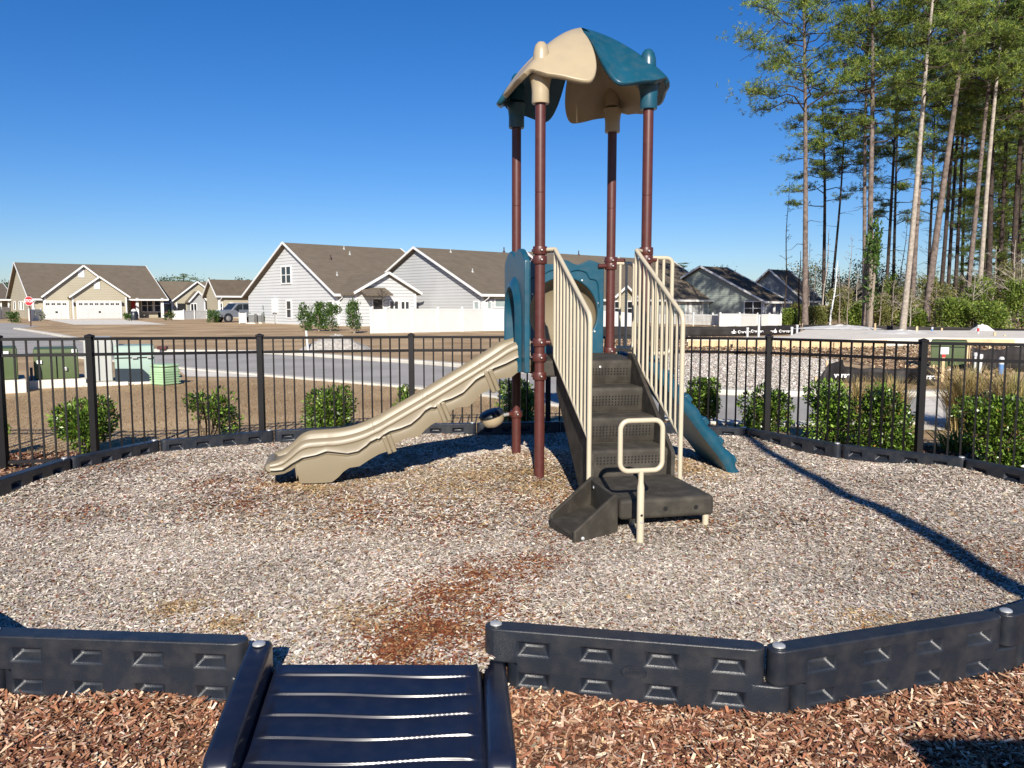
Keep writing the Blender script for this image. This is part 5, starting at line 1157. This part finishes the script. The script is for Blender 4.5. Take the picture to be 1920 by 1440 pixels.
# ================================================================== TREES
NEED = [(.12, .18, .032), (.20, .26, .042), (.07, .115, .026), (.28, .32, .06), (.13, .165, .065)]
def limb(mb, r, a, b_, ra, rb, n=4, wob=.15, k=5):
    pts = []; L = (Vector(b_)-Vector(a)).length
    for i in range(n+1):
        f = i/n; p = Vector(a).lerp(Vector(b_), f)+Vector((r.uniform(-1, 1), r.uniform(-1, 1), r.uniform(-1, 1)+.5*math.sin(f*math.pi)))*wob*L*.35*(0 < i < n)
        pts.append(p)
    mb.tube(pts, [ra+(rb-ra)*i/n for i in range(n+1)], k); return pts
def pine_path(seed, h):
    return [Vector((.18*math.sin(i/12*5+seed)*i/12, .15*math.cos(i/12*4+seed)*i/12, i/12*h-.3*(i == 0))) for i in range(13)]
def pine_meshes(seed, h, r0, cb, spread, nb, dens=1.):
    """limbs and needle crown of one pine, base at the origin"""
    r = np.random.default_rng(seed); tm = MB(); tp = pine_path(seed, h)
    at = lambda f: tp[int(min(f, .999)*12)].lerp(tp[int(min(f, .999)*12)+1], min(f, .999)*12-int(min(f, .999)*12))
    tuft = []; tc = []
    for i in range(nb):
        f = cb+(1-cb)*(i/(nb-1))**.9; az = i*2.4+r.uniform(-.5, .5); g = (f-cb)/(1-cb)
        Lb = spread*(.45+.9*math.sin(math.pi*min(1, g*.75+.22)))*r.uniform(.45, 1.2)*(1-.55*g**3)
        a = at(f); el = r.uniform(-.08, .25)+.5*g*g
        e = a+Vector((math.cos(az)*math.cos(el), math.sin(az)*math.cos(el), math.sin(el)))*Lb
        pts = limb(tm, r, a, e, r0*.22*(1-.6*g)+.015, .018, 4, .30)
        if r.uniform() < .10: continue
        tone = r.uniform(.75, 1.25)
        for k in range(int(3+Lb*1.7)):
            s = r.uniform(.35, 1.0)**.7; q = pts[int(min(s, .999)*4)].lerp(pts[int(min(s, .999)*4)+1], min(s, .999)*4-int(min(s, .999)*4))
            az2 = az+r.uniform(-1.4, 1.4); l2 = Lb*.32*r.uniform(.4, 1)*(1.25-s*.5)
            q2 = q+Vector((math.cos(az2), math.sin(az2), r.uniform(.0, .55)))*l2; limb(tm, r, q, q2, .025, .008, 2, .25, 4)
            if r.uniform() < .12: continue
            m_ = int(dens*r.integers(7, 14)); sg = (.25+l2*.30)*r.uniform(.7, 1.2)
            c = r.normal(0, 1, (m_, 3))*np.array([sg, sg, sg*.50])+np.array(q2)+np.array([0, 0, .06]); tuft.append(c); tc += [tone*r.uniform(.8, 1.2)]*m_
            c = np.array(q)+(np.array(q2)-np.array(q))*r.uniform(.4, 1, (2, 1))+r.normal(0, .10, (2, 3)); tuft.append(c); tc += [tone]*2
    for i in range(int(4+h*.16)):                        # dead snags on the bare trunk
        f = r.uniform(cb*.4, cb); az = r.uniform(0, 6.28); a = at(f); limb(tm, r, a, a+Vector((math.cos(az), math.sin(az), r.uniform(-.2, .25)))*r.uniform(.5, 2.2), .03, .008, 3, .25, 4)
    T = np.concatenate(tuft); nN = 12
    C = np.repeat(T, nN, 0); D = unit(r.normal(0, 1, C.shape)+np.array([0, 0, .5])); S = unit(np.cross(D, r.normal(0, 1, C.shape)))
    V = blades(C, D, S, r.uniform(.18, .36, len(C)), r.uniform(.028, .050, len(C)))
    ct = np.array(NEED)[r.choice(5, len(T), p=[.3, .25, .2, .12, .13])]*np.array(tc)[:, None]; col = np.repeat(ct, nN, 0)*r.uniform(.75, 1.25, (len(C), 1))
    return tm, V, col
PG = 'tall pines at the right edge of the lot'
VAR = {}
def pine(u, u2, v2, D, h, r0, cb, var, lab, bark, sp=3.0, nb=38, group=PG, dens=.9):
    if D <= 72 and u < 1700 and group: k_ = 53/66; D *= k_; h *= k_; r0 *= k_
    else: k_ = 1
    p = Vector((dep(u, 600, D).x, D, LAWN)); q = dep(u2, v2, D); lean = (q.x-p.x)/max(q.z-LAWN, 1)
    t = thing('pine_tree', p, lab, 'pine tree', group=group)
    key = (var, round(cb, 1), sp); seed = var*17+int(round(cb, 1)*100)
    if key not in VAR:
        tm, V, col = pine_meshes(seed, 28, .25, round(cb, 1), sp, nb, dens)
        VAR[key] = (tm, np_mesh('crown', V, 4, col, m_needle, t).data)
    else:
        o = bpy.data.objects.new('crown', VAR[key][1]); COL.objects.link(o); o.parent = t
    tk_ = MB(); tp = pine_path(seed, 28); tk_.tube(tp, [.88*r0/k_*(1.3 if i == 0 else 1)*(1-.78*(i/12)**1.2)+.02 for i in range(13)], 12); tk_.mi = 1; tk_.add(VAR[key][0].v, VAR[key][0].f); tk_.build('trunk', [bark, m_bark_d], t, smooth=60)
    for o in t.children: o.scale = (k_, k_, h/28); o.rotation_euler = (0, 0, (var*1.3+u*.37) % 6.28)
    t.rotation_euler = (0, math.atan(lean), 0)
    return t
TREES = [
    (1510, 1509, 100, 68, 29, .25, .58, 1, 'tall pine with layered left reaching branches, leftmost of the tall pines', m_bark, 4.7, 44),
    (1544, 1545, 250, 82, 23, .20, .52, 2, 'shorter pine with a narrow crown just right of the leftmost tall pine', m_bark_d),
    (1555, 1581, 285, 80, 20, .14, .66, 3, 'small leaning pine with a thin crown between the two big left pines', m_bark_d),
    (1631, 1633, 200, 66, 30, .26, .54, 4, 'thick pine with ivy green low on its trunk', m_bark),
    (1621, 1624, 250, 71, 27, .20, .58, 1, 'pine close behind the thick ivy covered pine on its left', m_bark),
    (1658, 1684, 165, 80, 31, .17, .5, 2, 'thin dark trunked pine right of the thick ivy pine', m_bark_d),
    (1693, 1737, 160, 63, 29, .24, .62, 3, 'light trunked pine leaning right, middle of the stand', m_bark_l),
    (1709, 1728, 250, 68, 29, .22, .56, 4, 'brown trunked pine touching the light leaning pine', m_bark),
    (1735, 1782, 240, 60, 28, .27, .6, 1, 'pine with the lowest bare trunk foot in front of the brush', m_bark),
    (1760, 1787, 250, 73, 29, .20, .54, 2, 'dark pine just right of the lowest trunk foot', m_bark_d),
    (1775, 1793, 260, 77, 30, .18, .5, 3, 'dark slim pine in the middle of the dark trunk group', m_bark_d),
    (1788, 1805, 250, 75, 30, .18, .56, 4, 'dark slim pine at the right of the dark trunk group', m_bark_d),
    (1808, 1850, 220, 62, 29, .20, .58, 1, 'light brown pine leaning right beside the palest trunk', m_bark),
    (1832, 1872, 115, 60, 29, .18, .62, 2, 'slender pine with the palest trunk near the right edge', m_bark_l),
    (1851, 1864, 200, 68, 29, .25, .5, 3, 'dark trunked pine just right of the palest trunk', m_bark_d),
    (1872, 1890, 200, 74, 28, .22, .46, 4, 'dark pine second from the right edge with low branches', m_bark_d),
    (1896, 1915, 200, 66, 29, .24, .5, 1, 'dark pine with a dense crown at the right edge', m_bark_d),
    (1925, 1945, 200, 62, 28, .22, .5, 2, 'pine cut off by the right edge', m_bark),
    (1672, 1684, 250, 95, 27, .2, .4, 3, 'distant pine filling the gap right of the thick ivy pine', m_bark_d),
    (1738, 1750, 250, 97, 29, .2, .4, 4, 'distant pine behind the light leaning pine', m_bark_d),
    (1802, 1812, 250, 94, 30, .2, .4, 1, 'distant pine behind the dark trunk group', m_bark_d),
    (1868, 1876, 250, 92, 27, .2, .3, 2, 'distant low branched pine behind the palest trunk', m_bark_d, 3.6, 52),
    (1908, 1916, 250, 90, 24, .2, .3, 3, 'distant low branched pine in the dark corner at the right edge', m_bark_d, 3.6, 52),
    (1885, 1890, 250, 98, 30, .2, .3, 4, 'distant tall pine between the two dark pines at the right edge', m_bark_d, 3.6, 52)]
TREES += [(1878, 1884, 400, 78, 17, .16, .2, 2, 'half height dark pine right of the palest trunk', m_bark_d, 3.3, 50), (1905, 1912, 400, 72, 18.5, .16, .2, 4, 'half height dark pine in the corner at the right edge', m_bark_d, 3.3, 50),
    (1845, 1850, 400, 88, 17, .16, .2, 4, 'half height distant pine seen between the two palest trunks', m_bark_d, 3.3, 50), (1925, 1930, 400, 84, 20, .16, .2, 2, 'half height pine cut off by the right edge', m_bark_d, 3.3, 50)]
for a in TREES:
    a = list(a); kw = {}
    if len(a) > 10: kw = dict(sp=a[10], nb=a[11])
    pine(*a[:10], **kw)
pine(345, 345, 520, 150, 7.2, .2, .4, 2, 'lone small pine on the horizon between the two left houses', m_bark_d, group=None)
pine(1274, 1274, 500, 112, 7.2, .2, .3, 4, 'round topped pine behind the long roof house', m_bark_d, group=None)
# ivy low on the thick pine
far_shrub(1630, 600, 395, 17, 1500, 91, 'green ivy column climbing the thick pine trunk', DG, False, (.16, .32), None, 'ivy', 'ivy', D=52.4)
def bare_tree(u, vb, vt, D, seed, lab, mat=None, r0=.05, spread=.35, lean=0., n=14, group='bare thin trees at the forest edge'):
    p = Vector((dep(u, vb, D).x, D, LAWN)); h = zat(p, vt)-LAWN; r = np.random.default_rng(seed); mb = MB()
    tp = [Vector((lean*h*f+.05*math.sin(f*9+seed)*h*.15, .03*math.sin(f*7)*h*.1, f*h-.1*(f == 0))) for f in np.linspace(0, 1, 9)]
    mb.tube(tp, [r0*(1-.85*i/8)+.004 for i in range(9)], 7)
    for i in range(n):
        f = r.uniform(.3, .97); a = tp[int(f*8)].lerp(tp[int(f*8)+1], f*8-int(f*8)); az = r.uniform(0, 6.28); L = h*spread*(1.1-f)*r.uniform(.4, 1)
        e = a+Vector((math.cos(az), math.sin(az), r.uniform(.2, .9)))*L; q = limb(mb, r, a, e, r0*.4*(1-f*.6), .006, 3, .25, 4)
        for _ in range(4):
            s = r.uniform(.3, 1); b_ = q[int(min(s, .99)*3)]; az2 = az+r.uniform(-1.2, 1.2); limb(mb, r, b_, b_+Vector((math.cos(az2), math.sin(az2), r.uniform(.1, .9)))*L*.45, .012, .004, 2, .3, 3)
    t = thing('bare_tree', p, lab, 'bare tree', group=group); mb.build('trunk', mat or m_twig, t, smooth=60); return t
BT = [(1470, 612, 340, 70, .07, .12, 0, 'dead thin tree standing alone left of the tall pines', m_bark_d), (1496, 612, 470, 69, .10, .10, .0, 'dark dead snag just left of the leftmost tall pine', m_bark_d), (1523, 612, 490, 66, .07, .14, .02, 'pale slim bare trunk just right of the leftmost tall pine', m_bark_l), (1540, 612, 430, 66, .08, .12, .05, 'pale bare trunk leaning right in front of the shorter pine', m_bark_l), (1556, 614, 488, 64, .09, .16, .09, 'white leaning bare trunk in front of the brush', m_trim),
      (1574, 612, 500, 66, .05, .3, -.04, 'thin twiggy bare tree left of the ivy pine', m_twig), (1602, 614, 505, 64, .06, .2, .03, 'pale bare stem left of the ivy pine', m_bark_l), (1648, 614, 520, 62, .05, .3, .05, 'twiggy bare tree between ivy pine and light leaning pine', m_twig), (1680, 612, 400, 70, .06, .2, .06, 'tall thin bare tree left of the light leaning pine', m_bark_l), (1766, 612, 555, 58, .07, .15, .0, 'broken pale snag in front of the dark trunk group', m_bark_l),
      (1858, 612, 460, 60, .07, .5, .02, 'spreading bare tree below the palest trunk', m_bark_l), (1895, 612, 450, 58, .08, .55, .0, 'spreading twiggy bare tree at the right edge', m_bark_l), (1740, 612, 400, 72, .05, .4, .02, 'thin branched bare tree between the dark pines', m_bark_d), (1515, 612, 450, 72, .05, .2, -.02, 'wispy bare tree behind the leftmost tall pine', m_twig), (1590, 612, 440, 74, .05, .25, .0, 'wispy bare tree in the gap left of the ivy pine', m_twig)]
for i, (u, vb, vt, D, r0, sp, ln, lab, mt) in enumerate(BT): bare_tree(u, vb, vt, D, 200+i, lab, mt, r0, sp, ln, 16)
for i, (u, vt, D, mt, lab) in enumerate(((1588, 520, 61, m_twig, 'grey twiggy bare shrub left of the ivy pine foot'), (1626, 540, 60, m_bark_l, 'pale twiggy bare shrub at the ivy pine foot'), (1672, 525, 59, m_twig, 'grey twiggy bare shrub left of the lowest trunk foot'), (1706, 548, 56, m_bark_l, 'pale twiggy bare shrub right below the light leaning pine'), (1752, 535, 56, m_twig, 'grey twiggy bare shrub right of the lowest trunk foot'), (1822, 500, 55, m_bark_l, 'pale forked bare shrub rising above the bright green bushes'), (1908, 470, 54, m_bark_l, 'tall pale forked bare shrub at the right edge'))):
    bare_tree(u, 616, vt, D, 260+i, lab, mt, .045, .75, .0, 22, 'twiggy bare shrubs at the forest edge')
bare_tree(718, 622, 540, 50, 231, 'small bare ornamental tree in front of the white vinyl fence end', m_bark_d, .035, .55, 0., 22, None)
OL = [(.21, .215, .06), (.15, .165, .045), (.09, .115, .03), (.27, .245, .10)]
BG = [(.13, .20, .028), (.19, .26, .045), (.075, .125, .02), (.25, .30, .065)]
BUSH = [(1478, 612, 580, 15, 66, BG, 'yellow green bush at the foot of the sage house fence'), (1530, 614, 576, 22, 63, OL, 'olive brush around the pale bare trunks'), (1574, 614, 540, 24, 68, OL, 'olive brush left of the ivy pine foot'), (1606, 614, 566, 20, 62, BG, 'green brush in front of the ivy pine'), (1648, 615, 556, 30, 63, OL, 'olive brush right of the ivy pine'), (1692, 616, 536, 26, 66, OL, 'tangled olive brush below the light leaning pine'),
        (1712, 617, 582, 26, 57, BG, 'low green bush by the lowest trunk foot'), (1762, 617, 528, 28, 60, OL, 'olive bush right of the lowest trunk foot'), (1790, 618, 560, 34, 55, BG, 'bright green bush behind the red striped marker'), (1836, 618, 520, 30, 58, BG, 'large bright green bush below the palest trunk'), (1884, 618, 470, 30, 60, OL, 'tallest olive bush near the right edge'), (1920, 619, 525, 40, 54, BG, 'bright green bush cut off by the right edge'), (1858, 618, 568, 30, 53, BG, 'low bright green bush behind the short fabric fence'), (1495, 612, 566, 14, 72, OL, 'thin olive brush below the dead snag'),
        (1735, 616, 500, 18, 72, OL, 'slim tall olive brush between the dark pine trunks'), (1664, 614, 512, 16, 74, BG, 'slim green sapling brush behind the olive brush')]
for i, (u, vb, vt, hw, D, cols, lab) in enumerate(BUSH):
    far_shrub(u, vb, vt, hw, int(2600+hw*60), 300+i, lab, cols, False, (.10, .25), 'bushes along the forest edge', 'bush', 'bush', D=D)
# far woods closing the horizon
def woods(name, x0, x1, y0, y1, h0, h1, n, cols, lab, seed, size=(.3, .7), nc=120):
    r = np.random.default_rng(seed); cx = r.uniform(x0, x1, nc); cy = r.uniform(y0, y1, nc); ch = r.uniform(h0, h1, nc)*r.uniform(.75, 1, nc); cr = r.uniform(.22, .38, nc)*ch
    tone = r.uniform(.7, 1.25, (nc, 1))*np.array(cols)[r.choice(len(cols), nc)]
    k = r.integers(0, nc, n); d = unit(r.normal(0, 1, (n, 3)))*np.sqrt(r.uniform(.25, 1, (n, 1)))*(1+.25*np.sin(7*r.normal(0, 1, (n, 1))))
    C = np.stack([cx[k], cy[k], np.maximum(ch[k]-cr[k], .2)], 1)+d*np.stack([cr[k], cr[k], cr[k]*1.1], 1); lo = r.uniform(0, 1, n) < .35
    C[lo, 2] = r.uniform(0, 1, lo.sum())*np.maximum(ch[k][lo]-cr[k][lo], .3); C[:, 2] = np.maximum(C[:, 2], .05)+LAWN
    D = unit(r.normal(0, 1, C.shape)+np.array([0, 0, .3])); S = unit(np.cross(D, r.normal(0, 1, C.shape)))
    V = blades(C, D, S, r.uniform(*size, n), r.uniform(size[0]*.6, size[1]*.6, n))
    o = np_mesh(name, V, 4, tone[k]*r.uniform(.75, 1.2, (n, 1)), m_needle); return tag(o, lab, 'woods', kind='stuff')
woods('far_woods', -190, -60, 190, 215, 6.5, 10.0, 40000, [(.035, .06, .022), (.05, .08, .03), (.03, .045, .02)], 'dark line of far off woods behind the left houses', 1)
woods('far_woods', -62, 60, 230, 250, 6.5, 9.0, 24000, [(.035, .06, .022), (.05, .08, .03)], 'dark line of far off woods behind the middle houses', 5)
woods('far_woods', 30, 150, 118, 135, 4.0, 9.5, 130000, [(.15, .15, .07), (.10, .125, .05), (.20, .18, .105), (.07, .09, .04)], 'grey green woods seen between the pine trunks', 3, (.18, .42), 150)
# things standing behind the photographer that throw the two shadows on the ground
t = thing('lamp_post', (2.80, -.6, LAWN), 'slim dark lamp post standing behind the camera', 'lamp post')
MB().tube([(0, 0, -.1), (0, 0, 1.2), (.01, 0, 3), (0, 0, 5.9)], [.12, .105, .085, .055], 12).build('pole', m_dkpole, t, smooth=50)
MB().lathe([(.05, 5.9), (.16, 6.0), (.18, 6.25), (.05, 6.45), (0, 6.5)], n=16).build('lamp_head', m_white, t, smooth=50)
t = thing('notice_board', (1.95, -.35, LAWN), 'plain notice board on two posts standing behind the camera', 'notice board')
MB().box(-.40, .55, -.02, .02, .55, 1.76).build('board', m_lumber, t)
for x in (-.3, .45): MB().box(x-.04, x+.04, .022, .09, -.2, 1.7).build('post', m_lumber, t)
